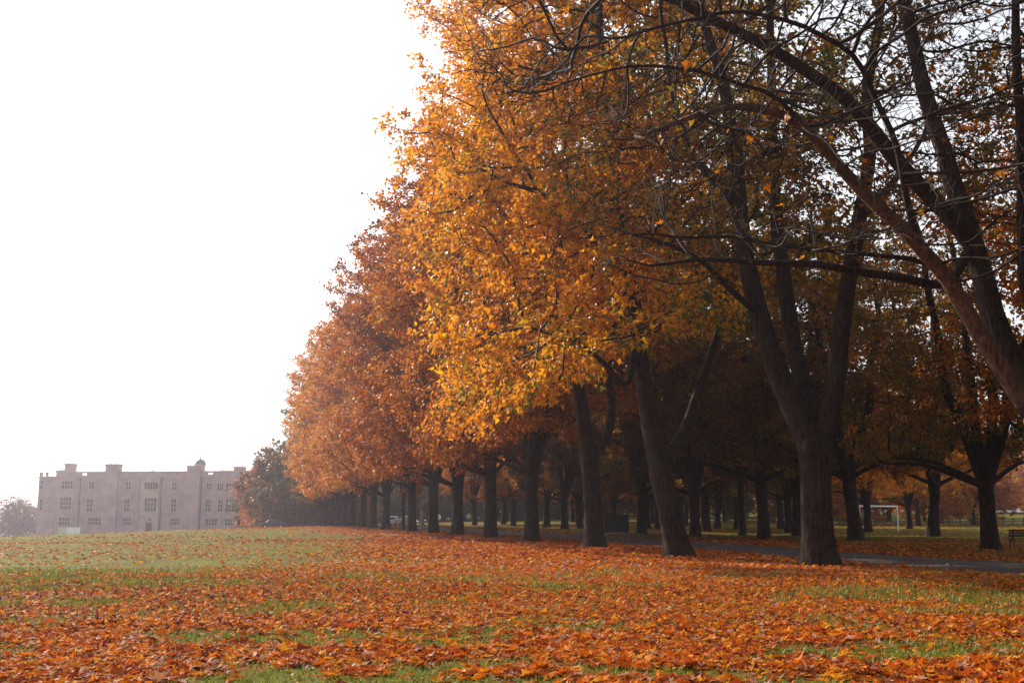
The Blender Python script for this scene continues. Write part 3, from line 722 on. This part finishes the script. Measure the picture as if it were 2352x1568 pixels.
# misty wood left of the house
for k in range(16):
    a = -0.62 + 0.2 * k / 15 + rr.uniform(-.01, .01); Y = rr.uniform(360, 430) - (12 if k % 4 == 0 else 0)
    place(VLOW if k % 2 else VSP[k % 4 // 2], a * Y, Y, rr.uniform(0, 6.28), rr.uniform(0.9, 1.15) * (1.0 if k % 2 else 0.58), rr.choice([L_DUSK, L_DUSK, L_GREEN, L_OLIVE]), 'misty autumn tree left of the mansion', 'misty wood left of the mansion', 'park_tree')

def ordinal(k):
    return str(k) + ('th' if 10 < k % 100 < 14 else {1: 'st', 2: 'nd', 3: 'rd'}.get(k % 10, 'th'))
seen = {}
for o in list(COL.objects):
    if o.get('category') == 'tree': seen.setdefault(o['label'], []).append(o)
for lb, os_ in seen.items():
    if len(os_) > 1:
        os_.sort(key=lambda o: o.location.x / o.location.y)
        for k, o in enumerate(os_): o['label'] = '%s, %s from the left' % (lb, ordinal(k + 1))
# ------------------------------------------------------------------ the mansion
M_BRICK = plain('old_brick', (0.41, 0.30, 0.305), 0.9, 0.15, 0.22, 0.5)
M_STONE = plain('weathered_stone', (0.45, 0.36, 0.32), 0.85, 0.2, 0.2, 0.8)
M_LEAD = plain('lead_roof', (0.10, 0.11, 0.13), 0.6, 0.4, 0.2, 1.0)
M_PANE = plain('window_glass', (0.03, 0.035, 0.045), 0.2, 0.25)
M_IRON = plain('black_iron', (0.025, 0.024, 0.026), 0.6, 0.4)
HY = 300.0; HYAW = R(-8)
c1 = lambda cx, cyy: (cx / 3.564 * 0.9408, (1080 + cyy / 3.564) * 0.9408)
hb = P(*c1(309, 780), HY); hb[2] = -3.6
house = empty('mansion', tuple(hb), HYAW)
tag(house, 'three-storey brick mansion with tall chimneys and domed cupola in the mist', 'mansion')
hu = np.array((math.cos(HYAW), math.sin(HYAW), 0)); hn = np.array((-math.sin(HYAW), math.cos(HYAW), 0))
def HS(cx, cyy, back=0.0):
    """(s, z) on the facade plane pushed back by `back` metres, for a picture position"""
    x, y = c1(cx, cyy); a = (x - W0 / 2) / F; b = (H0 / 2 - y) / F
    d = np.array((a, cp - b * sp, sp + b * cp)); o = np.array((0, 0, EYE))
    t = ((hb + hn * back - o) @ hn) / (d @ hn); q = o + d * t - hb
    return float(q @ hu), float(q[2])
Sx = lambda cx, cyy=500, back=0: HS(cx, cyy, back)[0]
Sz = lambda cyy, cx=1100, back=0: HS(cx, cyy, back)[1]
SW = Sx(2420); ZC = Sz(300); ZP = Sz(256)
D_H = 12.0
MB().box(0, SW, 0, D_H, -1, ZC).build('wall', M_BRICK, house)
MB().box(-0.15, SW + .15, -0.15, D_H + .15, ZC, ZC + 0.35).build('cornice', M_STONE, house)
for cyy in (470, 642):
    MB().box(-0.1, SW, -0.12, 0.0, Sz(cyy) - 0.18, Sz(cyy) + 0.18).build('string_course', M_BRICK, house)
# parapet with pierced gaps
zc = ZC + 0.35
holes = [(700, 742), (1283, 1302), (1306, 1332), (1800, 1842)]
zs0, zs1 = Sz(279), Sz(266)
xs = [Sx(490)] + [Sx(v) for h in holes for v in h] + [SW]
for a, b in zip(xs[0::2], xs[1::2]): MB().box(a, b, 0.02, 0.40, zc, ZP).build('parapet', M_BRICK, house)
for h in holes:
    a, b = Sx(h[0]), Sx(h[1]); MB().box(a, b, 0.05, 0.36, zc, zs0).build('parapet_rail', M_STONE, house); MB().box(a, b, 0.05, 0.36, zs1, ZP).build('parapet_rail', M_STONE, house)
MB().box(xs[0], SW, -0.06, 0.48, ZP, ZP + 0.22).build('coping', M_STONE, house)
# corner balustrade, open to the sky
a0, a1 = 0.05, Sx(485)
MB().box(a0, Sx(353), 0, .4, zc, ZP).box(Sx(380), Sx(402), 0, .4, zc, ZP).box(a0, Sx(402), 0, .4, ZP, ZP + .2).build('corner_pier', M_STONE, house)
MB().box(Sx(402), a1, .1, .3, ZP - .1, ZP + .1).box(Sx(402), a1, .1, .3, ZP - .75, ZP - .62).build('roof_rail', M_STONE, house)
# projecting bays and chimney breasts
def bayprism(x0, x1, depth, z0, z1, name, mat, ch=0.0):
    m = MB(); pl = [(x0, 0.0), (x0 + ch, -depth), (x1 - ch, -depth), (x1, 0.0)]
    m.rings([[(x, y, z0) for x, y in pl], [(x, y, z1) for x, y in pl]]); return m.build(name, mat, house)
bayprism(Sx(478), Sx(690), 1.5, -1, Sz(292), 'bay', M_BRICK, 1.1)
bayprism(Sx(905), Sx(1025), 1.0, -1, Sz(288), 'chimney_breast', M_BRICK)
bayprism(Sx(1612), Sx(1740), 1.0, -1, Sz(300), 'chimney_breast', M_BRICK)
bayprism(Sx(1228), Sx(1392), 0.8, -1, ZC - .05, 'entrance_bay', M_STONE)
def chimney(x0, x1, ytop, ybot, back, pots, dep=2.4):
    s0, s1 = Sx(x0, ytop, back), Sx(x1, ytop, back); z1 = Sz(ytop, x0, back); z0 = min(Sz(ybot, x0, back), ZC - 0.1)
    c = MB().box(s0, s1, back, back + dep, z0, z1 - .5).box(s0 - .15, s1 + .15, back - .15, back + dep + .15, z1 - .5, z1).build('chimney', M_BRICK, house)
    for k in range(pots):
        x = s0 + (s1 - s0) * (k + .5) / pots
        MB().lathe([(.16, 0), (.13, .5), (.17, .6)], 8, (x, back + dep / 2, z1)).build('chimney_pot', M_STONE, c)
chimney(565, 632, 180, 300, 3.0, 0); chimney(918, 1028, 186, 290, -0.95, 5); chimney(1629, 1742, 200, 300, -0.95, 4)
chimney(2035, 2112, 208, 300, 2.0, 2); chimney(490, 560, 240, 300, 4.0, 4); chimney(1893, 2005, 246, 300, 8.0, 5, 3.0); chimney(1290, 1335, 256, 300, 9.0, 3)
# windows
def window(x0, x1, y0, y1, n, rows, back=0.0, label=None):
    s0, s1 = Sx(x0, y0, back), Sx(x1, y0, back); z0, z1 = Sz(y1, x0, back), Sz(y0, x0, back); fr = 0.22
    w = MB().box(s0 - fr, s1 + fr, back - .10, back - .004, z1, z1 + fr).box(s0 - fr, s1 + fr, back - .14, back - .004, z0 - fr, z0).box(s0 - fr, s0, back - .10, back - .004, z0, z1).box(s1, s1 + fr, back - .10, back - .004, z0, z1).build('window', M_STONE, house)
    MB().box(s0, s1, back - .03, back - .006, z0, z1).build('pane', M_PANE, w)
    for k in range(1, n):
        x = s0 + (s1 - s0) * k / n; MB().box(x - .08, x + .08, back - .085, back - .034, z0 + .002, z1 - .002).build('mullion', M_STONE, w)
    for k in range(1, rows):
        z = z0 + (z1 - z0) * k / rows; MB().box(s0 + .002, s1 - .002, back - .075, back - .033, z - .07, z + .07).build('transom', M_STONE, w)
for (ya, yb, rws) in ((335, 400, 2), (476, 580, 3), (650, 715, 2)):
    sh = -12 if ya > 400 else 0; sh = -24 if ya > 600 else sh
    window(540 + sh, 634 + sh, ya, yb, 4, rws, -1.5)
for a in [(356, 378, 330, 400, 1, 2), (780, 822, 342, 400, 2, 1), (1100, 1140, 345, 405, 2, 2), (1500, 1540, 350, 410, 2, 2), (1800, 1845, 355, 405, 2, 2), (1895, 1945, 356, 415, 3, 1), (1970, 2060, 356, 420, 4, 2), (2130, 2180, 356, 415, 2, 2),
          (352, 374, 490, 590, 1, 3), (758, 808, 492, 600, 2, 3), (1085, 1130, 492, 600, 2, 3), (1492, 1535, 496, 600, 2, 3), (1790, 1835, 496, 600, 2, 3), (1900, 1940, 496, 600, 2, 3), (1965, 2070, 490, 600, 4, 3),
          (765, 880, 652, 715, 5, 2), (1065, 1145, 655, 715, 3, 2), (1485, 1560, 658, 715, 4, 2), (1790, 1890, 662, 720, 4, 2), (1960, 2050, 662, 720, 4, 2)]: window(*a)
window(1262, 1378, 345, 405, 5, 1, -0.8); window(1264, 1362, 482, 595, 4, 3, -0.8); window(1290, 1320, 655, 682, 2, 1, -0.8)
d0, d1 = Sx(1270, 700, -.8), Sx(1325, 700, -.8); zd = Sz(692, 1300, -.8)
dr = MB().box(d0 - .25, d0, -1.0, -.804, -1, zd).box(d1, d1 + .25, -1.0, -.804, -1, zd).box(d0 - .25, d1 + .25, -1.05, -.804, zd, zd + .3).build('doorway', M_STONE, house)
MB().box(d0 + .002, d1 - .002, -.86, -.806, -1, zd).build('door', M_IRON, dr)
for cx in (900, 1215, 1402, 1604, 1748, 695):
    s = Sx(cx); MB().tube([(s, -.12, -1), (s, -.12, ZC - .1)], .09, 8).build('drainpipe', M_IRON, house)
# cupola
bk = 11.0; cx_ = Sx(1744, 190, bk); r_ = (Sx(1788, 190, bk) - Sx(1700, 190, bk)) / 2
zb_, zd_, zt_ = ZC - 1, Sz(190, 1744, bk), Sz(142, 1744, bk)
cu = MB().lathe([(r_ * .9, zb_), (r_ * .9, zd_ - .3), (r_ * 1.05, zd_ - .2), (r_ * 1.05, zd_)], 16, (cx_, bk, 0)).build('cupola', M_STONE, house)
hh = zt_ - zd_
MB().lathe([(r_ * .98 * math.cos(t * math.pi / 2 / 7) + .05, zd_ + hh * math.sin(t * math.pi / 2 / 7)) for t in range(8)], 16, (cx_, bk, 0)).build('dome', M_LEAD, cu, smooth=True)
MB().lathe([(.16, zt_ - .1), (.2, zt_ + .5), (.06, zt_ + .8), (.05, Sz(104, 1744, bk))], 8, (cx_, bk, 0)).build('finial', M_LEAD, cu)
zv = Sz(104, 1744, bk); MB().box(cx_ - 1.1, cx_ + .6, bk - .04, bk + .04, zv - .12, zv + .12).build('weather_vane', M_LEAD, cu)
for k in (-1, 1):
    MB().box(cx_ + k * r_ * .32 - .35, cx_ + k * r_ * .32 + .35, bk - r_ * .9 - .02, bk - r_ * .6, ZP + .8, zd_ - 1.0).build('louvre', M_PANE, cu)

# ------------------------------------------------------------------ small things far off
M_WHITE = plain('white_paint', (0.8, 0.81, 0.84), 0.5, 0.4, 0.06, 2)
M_WHITE_GREEN = plain('banner_green', (0.45, 0.56, 0.42), 0.6, 0.3, 0.1, 1)
M_CLOTH = plain('dark_cloth', (0.025, 0.025, 0.035), 0.9, 0.1, 0.2, 6)
M_JEANS = plain('jeans', (0.04, 0.045, 0.07), 0.9, 0.1, 0.2, 6)
M_SKIN = plain('skin', (0.45, 0.27, 0.20), 0.6, 0.3)
M_HAIR = plain('grey_hair', (0.45, 0.42, 0.40), 0.7, 0.3)
M_TYRE = plain('rubber', (0.02, 0.02, 0.02), 0.9, 0.1)
M_WOOD = plain('weathered_wood', (0.085, 0.055, 0.042), 0.8, 0.2, 0.35, 5, 0, 0.3)
M_TRIM = plain('chrome', (0.5, 0.5, 0.52), 0.25, 0.5, 0, 1, 0.9)
M_REDL = plain('tail_lamp', (0.4, 0.02, 0.02), 0.3, 0.5)
def hoarding(x0, x1, mat, label):
    Y = 262.0; p0 = P(*c1(x0, 735), Y); p1 = P(*c1(x1, 768), Y); z = float(hgt(p0[0], Y)); w = p1[0] - p0[0]
    e = empty('banner', (p0[0], Y, z)); tag(e, label, 'banner', 'banners in front of the mansion')
    zt = p0[2] - z; zb = min(max(p1[2] - z - 1.2, .3), zt - 1.2)
    MB().box(0, w - .02, -.04, .04, zb, zt).build('panel', mat, e)
    for x in (.15, w - .2): MB().tube([(x, .1, -.2), (x, .1, zt)], .05, 6).build('post', M_TRIM, e)
hoarding(505, 584, M_WHITE_GREEN, 'pale green banner left of the white one before the mansion'); hoarding(587, 697, M_WHITE, 'bluish white banner standing before the mansion')

def person(loc, rz, label, top, legs, h=1.72, stoop=0.0, group=None):
    e = empty('person', loc, rz); tag(e, label, 'person', group); k = h / 1.75
    J = {'pel': (0, 0, .95), 'chest': (0, -.04 - stoop * .3, 1.25), 'neck': (0, -.04 - stoop * .55, 1.48), 'head': (0, -.07 - stoop * .7, 1.60), 'crown': (0, -.07 - stoop * .72, 1.70),
         'lk': (.10, -.14, .50), 'la': (.10, -.16, .07), 'lt': (.10, -.30, .04), 'rk': (-.10, .06, .50), 'ra': (-.10, .26, .09), 'rt': (-.10, .13, .03),
         'lsh': (.18, -.04 - stoop * .5, 1.40), 'le': (.24, .06, 1.14), 'lh': (.23, -.06, .90), 'rsh': (-.18, -.04 - stoop * .5, 1.40), 're': (-.24, -.10, 1.14), 'rh': (-.22, -.26, .95), 'lhip': (.09, 0, .92), 'rhip': (-.09, 0, .92)}
    Rr = {'pel': .15, 'chest': .17, 'neck': .06, 'head': .095, 'crown': .07, 'lk': .065, 'la': .045, 'lt': .035, 'rk': .065, 'ra': .045, 'rt': .035, 'lsh': .075, 'le': .05, 'lh': .035, 'rsh': .075, 're': .05, 'rh': .035, 'lhip': .095, 'rhip': .095}
    E = [('pel', 'chest'), ('chest', 'neck'), ('neck', 'head'), ('head', 'crown'), ('pel', 'lhip'), ('lhip', 'lk'), ('lk', 'la'), ('la', 'lt'), ('pel', 'rhip'), ('rhip', 'rk'), ('rk', 'ra'), ('ra', 'rt'), ('chest', 'lsh'), ('lsh', 'le'), ('le', 'lh'), ('chest', 'rsh'), ('rsh', 're'), ('re', 'rh')]
    ks = list(J); me = bpy.data.meshes.new('body'); me.from_pydata([[c * k for c in J[a]] for a in ks], [(ks.index(a), ks.index(b)) for a, b in E], [])
    o = link('body', me, None, e)
    sk = o.modifiers.new('skin', 'SKIN'); o.modifiers.new('sub', 'SUBSURF').levels = 1; o.modifiers['sub'].render_levels = 1
    for i, a in enumerate(ks): me.skin_vertices[0].data[i].radius = (Rr[a] * k, Rr[a] * k)
    me.skin_vertices[0].data[0].use_root = True
    for m in (top, legs, M_SKIN): me.materials.append(m)
    dg = bpy.context.evaluated_depsgraph_get(); m2 = bpy.data.meshes.new_from_object(o.evaluated_get(dg)); o.modifiers.clear(); o.data = m2
    for p in m2.polygons:
        z = p.center.z / k; p.material_index = 2 if z > 1.50 or (z < .97 and abs(p.center.x) > .19) else 0 if z > .80 else 1; p.use_smooth = True
    hx, hy, hz = [c * k for c in J['head']]
    MB().lathe([(.03, .13), (.085, .12), (.108, .06), (.104, .0), (.06, -.02)], 10, (hx, hy + .015, hz)).build('hair', M_HAIR, e, smooth=True)
    # coat hem
    MB().rings([[(r_x * math.cos(2*math.pi*i/12) * k, (r_y * math.sin(2*math.pi*i/12) + yo) * k, z * k) for i in range(12)] for r_x, r_y, yo, z in ((.21, .20, 0, .72), (.20, .18, 0, .95), (.215, .175, -.03 - stoop * .25, 1.22), (.20, .13, -.04 - stoop * .5, 1.40))]).build('coat', top, e, smooth=True)
    return e
g = P(548, 1209, 176); person((g[0], 176, float(hgt(g[0], 176))), R(70), 'pale-haired person in dark clothes walking on the crest before the mansion', M_CLOTH, M_JEANS, 1.75, .25)

def car(loc, rz, paint, label, group):
    e = empty('parked_car', loc, rz); tag(e, label, 'car', group)
    prof = [(-2.1, .35), (-2.12, .72), (-1.95, .92), (-1.35, .98), (-.75, 1.38), (-.3, 1.47), (.75, 1.45), (1.45, 1.02), (1.95, .95), (2.1, .75), (2.08, .35)]
    rg = []
    for yv, sc in ((-.86, .0), (-.80, 1.0), (.80, 1.0), (.86, .0)):
        rg.append([(x * (1 if sc else .985), yv * (1 - (.16 if z > 1.0 else 0)), z if sc or z < 1.0 else z - .02) for x, z in prof])
    MB().rings(rg).build('body', paint, e, 0, False)
    for s in (-1, 1):
        y0 = s * .735
        MB().rings([[(-1.18, s * .775, 1.0), (-.72, s * .73, 1.34), (-.02, s * .72, 1.40), (-.02, s * .775, 1.0)], [(-1.18, s * .80, 1.0), (-.72, s * .757, 1.34), (-.02, s * .745, 1.40), (-.02, s * .80, 1.0)]]).build('side_window', M_PANE, e)
        MB().rings([[(.06, s * .775, 1.0), (.06, s * .72, 1.40), (.72, s * .725, 1.38), (1.28, s * .775, 1.02)], [(.06, s * .80, 1.0), (.06, s * .745, 1.40), (.72, s * .752, 1.38), (1.28, s * .80, 1.02)]]).build('side_window', M_PANE, e)
        for x in (-1.3, 1.3):
            rn = [[(x + r * math.cos(a * math.pi / 8), yv, .32 + r * math.sin(a * math.pi / 8)) for a in range(16)] for r, yv in ((.30, s * .68), (.32, s * .72), (.32, s * .86), (.29, s * .885))]
            w = MB().rings(rn).build('wheel', M_TYRE, e)
            MB().rings([[(x + r * math.cos(a * math.pi / 6), yv, .32 + r * math.sin(a * math.pi / 6)) for a in range(12)] for r, yv in ((.19, s * .886), (.17, s * .90))]).build('rim', M_TRIM, w)
        MB().box(-2.14, -2.06, s * .62 - .12, s * .62 + .12, .66, .80).build('headlight', M_WHITE, e)
        MB().box(2.04, 2.13, s * .66 - .1, s * .66 + .1, .70, .86).build('tail_light', M_REDL, e)
    MB().rings([[(-1.33, -.66, 1.0), (-.80, -.62, 1.365), (-.80, .62, 1.365), (-1.33, .66, 1.0)], [(-1.37, -.66, 1.02), (-.83, -.62, 1.39), (-.83, .62, 1.39), (-1.37, .66, 1.02)]]).build('windscreen', M_PANE, e)
P_DARK = plain('dark_car_paint', (0.03, 0.032, 0.04), 0.3, 0.5); P_WHITE = plain('white_car_paint', (0.7, 0.7, 0.72), 0.3, 0.5)
X = P(628, 1206, 186)[0]; car((X, 186, float(hgt(X, 186))), R(8), P_DARK, 'dark car parked under the hazy trees at the avenue end', 'parked cars')
for xp, lb in ((903, 'white car left of the slim trunk among far avenue trunks'), (930, 'white car right of the slim trunk among far avenue trunks')):
    X = P(xp, 1205, 178)[0]; car((X, 178 + (xp > 910) * 4, float(hgt(X, 178))), R(80), P_WHITE, lb, 'parked cars')

# rail fence at the far end
def rail_fence(x0, x1, Y, n, label, h=1.0, mat=None):
    p0 = P(x0, 1205, Y)[0]; p1 = P(x1, 1205, Y)[0]; mat = mat or M_WOOD
    e = empty('rail_fence', (p0, Y, float(hgt(p0, Y)))); tag(e, label, 'fence', None); z0 = float(hgt(p0, Y))
    zz = [float(hgt(p0 + (p1 - p0) * k / n, Y)) - z0 for k in range(n + 1)]
    for k in range(n + 1):
        x = (p1 - p0) * k / n; MB().box(x - .07, x + .07, -.07, .07, zz[k] - .2, zz[k] + h).build('post', mat, e)
    for k in range(n):
        xa, xb = (p1 - p0) * k / n + .075, (p1 - p0) * (k + 1) / n - .075
        for zr in (.55, .88):
            MB().rings([[(xa, -.03, zz[k] + h * zr - .06), (xa, .03, zz[k] + h * zr - .06), (xa, .03, zz[k] + h * zr + .06), (xa, -.03, zz[k] + h * zr + .06)],
                        [(xb, -.03, zz[k+1] + h * zr - .06), (xb, .03, zz[k+1] + h * zr - .06), (xb, .03, zz[k+1] + h * zr + .06), (xb, -.03, zz[k+1] + h * zr + .06)]]).build('rail', mat, e)
rail_fence(655, 860, 208, 14, 'low dark rail fence behind the far avenue trunks')
rail_fence(1620, 2352, 168, 30, 'dark post and rail fence along the far side of the pitch', 1.2)

# pale standing stump among the trunks
g = G(968, 1216); e = empty('tree_stump', (g[0], g[1], float(hgt(g[0], g[1])))); tag(e, 'pale bark-stripped standing stump between the dark avenue trunks', 'stump')
M_PALE = bark_mat('pale_wood', (0.24, 0.20, 0.17), (0.46, 0.40, 0.35), 0.8, (0.2, 0.18, 0.14))
rp_ = random.Random(2); rgs = []
for z, r in ((-.2, .36), (.1, .31), (.6, .27), (1.3, .26), (1.9, .25), (2.3, .24)):
    rgs.append([(r * (1 + .12 * math.sin(3 * a + z)) * math.cos(a) + .03 * z, r * (1 + .1 * math.sin(2 * a)) * math.sin(a), z + (.28 * math.sin(a * 2 + 1) + rp_.uniform(-.1, .1) if z > 2 else 0)) for a in [2 * math.pi * i / 14 for i in range(14)]])
MB().rings(rgs).build('stem', M_PALE, e, smooth=True)
MB().tube([(.2, 0, 1.5), (.42, -.05, 1.8), (.5, -.08, 2.05)], [.1, .08, .06], 8).build('branch_stub', M_PALE, e)

# cabinet across the path
M_CAB = plain('dark_green_cabinet', (0.035, 0.034, 0.032), 0.6, 0.35, 0.2, 3)
g = G(1417, 1225); e = empty('utility_cabinet', (g[0], g[1], 0), R(-12)); tag(e, 'dark square utility cabinet standing on the grass behind the third maple', 'cabinet')
MB().box(-1.05, 1.05, -.45, .45, .12, 1.6).build('body', M_CAB, e, .02); MB().box(-1.1, 1.1, -.5, .5, 1.6, 1.7).build('lid', M_CAB, e, .015); MB().box(-1.0, 1.0, -.4, .4, -.1, .12).build('plinth', M_STONE, e)
for s in (-1, 1):
    d = MB().box(min(s * .03, s * .98), max(s * .03, s * .98), -.475, -.452, .2, 1.52).build('door', M_CAB, e); MB().box(s * .12 - .03, s * .12 + .03, -.52, -.477, .8, 1.0).build('handle', M_IRON, d)

# goal
g = G(2063, 1219); ga = R(180 + 42)
e = empty('football_goal', (g[0], g[1], float(hgt(g[0], g[1]))), ga); tag(e, 'white football goal frame standing on the pitch beyond the trees', 'goal')
MB().tube([(0, 0, -.1), (0, 0, 2.44)], .085, 12).build('post', M_WHITE, e); MB().tube([(7.32, 0, -.1), (7.32, 0, 2.44)], .085, 12).build('post', M_WHITE, e)
MB().tube([(-.06, 0, 2.50), (7.38, 0, 2.50)], .085, 12).build('crossbar', M_WHITE, e)

# bench at the right edge
g = G(2362, 1259); e = empty('park_bench', (g[0], g[1], 0), R(172)); tag(e, 'dark wooden park bench cut by the right edge beside a thick trunk', 'bench')
for x in (-.75, .75):
    MB().tube([(x, -.28, 0), (x, -.25, .42), (x, .10, .44), (x, .24, .46), (x, .34, .92)], .035, 8).build('leg', M_IRON, e); MB().tube([(x, .36, 0), (x, .24, .44)], .035, 8).build('leg', M_IRON, e)
for k in range(4): MB().box(-.95, .95, -.29 + k * .125, -.19 + k * .125, .455 + k * .004, .49 + k * .004).build('seat_slat', M_WOOD, e)
for k in range(3): MB().box(-.95, .95, .225 + k * .035, .255 + k * .035, .56 + k * .13, .67 + k * .13).build('back_slat', M_WOOD, e)

# ------------------------------------------------------------------ fallen leaves and grass
def scatter(n, y0, y1, margin, p=1.0):
    """points in the ground wedge the lens covers (and some way beside it), by area"""
    out = []
    while sum(len(o) for o in out) < n:
        m = n * 2
        Y = np.sqrt(rng.random(m) * (y1 ** 2 - y0 ** 2) + y0 ** 2); X = rng.uniform(-1, 1, m) * (0.47 * Y + margin)
        k = rng.random(m) < litter(X, Y) ** p
        out.append(np.stack([X[k], Y[k]], -1))
    return np.concatenate(out)[:n]
def litter_leaves(pts, size, lift):
    n = len(pts); z = hgt(pts[:, 0], pts[:, 1])
    pos = np.column_stack([pts, z + rng.random(n) ** 2 * lift + 0.012])
    a = rng.random(n) * 2 * math.pi
    yd = np.column_stack([np.cos(a), np.sin(a), rng.normal(0, 0.15, n)])
    nr = np.column_stack([rng.normal(0, .23, n), rng.normal(0, .23, n), np.ones(n)])
    sz = size * np.clip(rng.lognormal(-0.08, .3, n), .4, 1.5)
    band = vnoise(pts[:, 0] * .3, pts[:, 1], .15, 9)
    rn = np.clip(rng.beta(1.15, 1.35, n) + 0.3 * (band - .5), 0, 1)
    return pos, yd, nr, sz, rn
# 300 leaves in the bottom foreground, each its own
pts = scatter(300, 10.6, 12.3, 0.3)
pos, yd, nr, sz, rn = litter_leaves(pts, 0.13, 0.03)
pos[:, 2] += 0.02
names = ['dark brown', 'red-brown', 'red', 'red-orange', 'orange', 'golden orange', 'pale pinkish', 'pale curled']
lib = []
for k in range(24):
    me = leaves_mesh('fallen_leaf', np.zeros((1, 3)), np.array([[0, 1., 0]]), np.array([[0, 0, 1.]]), np.ones(1), 'hd', np.array([(k // 3 + .5) / 8]), 0.42)
    me.materials.append(L_FALL); lib.append(me); count(me)
y_ = norm(yd); z_ = norm(nr - y_ * (nr * y_).sum(-1, keepdims=True)); x_ = np.cross(y_, z_)
for i in range(300):
    c = int(min(rn[i] * 8, 7)); o = bpy.data.objects.new('fallen_leaf', lib[c * 3 + i % 3]); COL.objects.link(o)
    o.matrix_world = Matrix.Translation(pos[i]) @ Matrix((x_[i], y_[i], z_[i])).transposed().to_4x4() @ Matrix.Scale(sz[i], 4)
    tag(o, '%s fallen maple leaf lying on the grass at the bottom foreground' % names[c], 'leaf', '%s fallen leaves in the foreground' % names[c])
sets = [(scatter(21000, 7.0, 17, 1.5), .118, .035, 'hd'), (scatter(64000, 17, 34, 2), .11, .04, 'mid'), (scatter(90000, 34, 75, 3), .14, .04, 'low'), (scatter(60000, 75, 210, 5), .18, .05, 'low')]
VV, FF, RN, off = [], [], [], 0
for pts, sz_, lift, kind in sets:
    d = litter_leaves(pts, sz_, lift)
    v_, f_, r_n = leaves_mesh('leaf_litter', *d[:4], kind, d[4], 0.18, True)
    VV.append(v_); FF.append(f_ + off); RN.append(r_n); off += len(v_)
me = mesh_np('leaf_litter', np.concatenate(VV), np.concatenate(FF), {'rnd': ('FACE', np.concatenate(RN))}); count(me)
tag(link('leaf_litter', me, L_FALL), 'carpet of fallen orange maple leaves spread over the grass', 'leaves', None, 'stuff')

M_GRASS = leaf_mat('grass_blade', [(0, (0.09, 0.11, 0.012)), (.5, (0.16, 0.18, 0.02)), (.85, (0.24, 0.24, 0.035)), (1, (0.34, 0.27, 0.09))], 0.35, 0.5, 0.4)
n = 150000
Y = np.sqrt(rng.random(n) * (34 ** 2 - 7.5 ** 2) + 7.5 ** 2); X = rng.uniform(-1, 1, n) * (.47 * Y + 1.5)
w = X - rowx(Y); k = ((w < p0(Y) - .1) | (w > p1(Y) + .1)) & (rng.random(n) < (1.0 - 0.8 * sstep(.25, .75, litter(X, Y))) * sstep(37, 20, Y)); X, Y = X[k], Y[k]; n = len(X)
z = hgt(X, Y); a = rng.random(n) * 6.283; hb_ = rng.uniform(.035, .085, n) * (1 + .4 * (Y > 18)); wd = rng.uniform(.004, .009, n) * (1 + .05 * Y)
V = np.empty((n, 3, 3)); dx, dy = np.cos(a), np.sin(a)
V[:, 0] = np.column_stack([X - dx * wd, Y - dy * wd, z - .005]); V[:, 1] = np.column_stack([X + dx * wd, Y + dy * wd, z - .005])
V[:, 2] = np.column_stack([X + rng.normal(0, .03, n), Y + rng.normal(0, .03, n), z + hb_])
me = mesh_np('grass', V.reshape(-1, 3), np.arange(n * 3).reshape(-1, 3), {'rnd': ('FACE', rng.random(n))}); count(me)
tag(link('grass', me, M_GRASS), 'short green grass showing between the fallen leaves', 'grass', None, 'stuff')

# ------------------------------------------------------------------ mist
m = bpy.data.materials.new('mist'); m.use_nodes = True; nt = m.node_tree; nt.nodes.clear()
o_ = nt.nodes.new('ShaderNodeOutputMaterial'); pv = nt.nodes.new('ShaderNodeVolumePrincipled')
pv.inputs['Color'].default_value = (0.42, 0.395, 0.47, 1); pv.inputs['Density'].default_value = 0.0007; pv.inputs['Anisotropy'].default_value = 0.7
nt.links.new(pv.outputs[0], o_.inputs['Volume'])
hz = MB().box(-1330, 1330, -90, 1430, -9.2, 46).build('haze', m); tag(hz, kind='stuff')
print('TRIS', TRI[0])
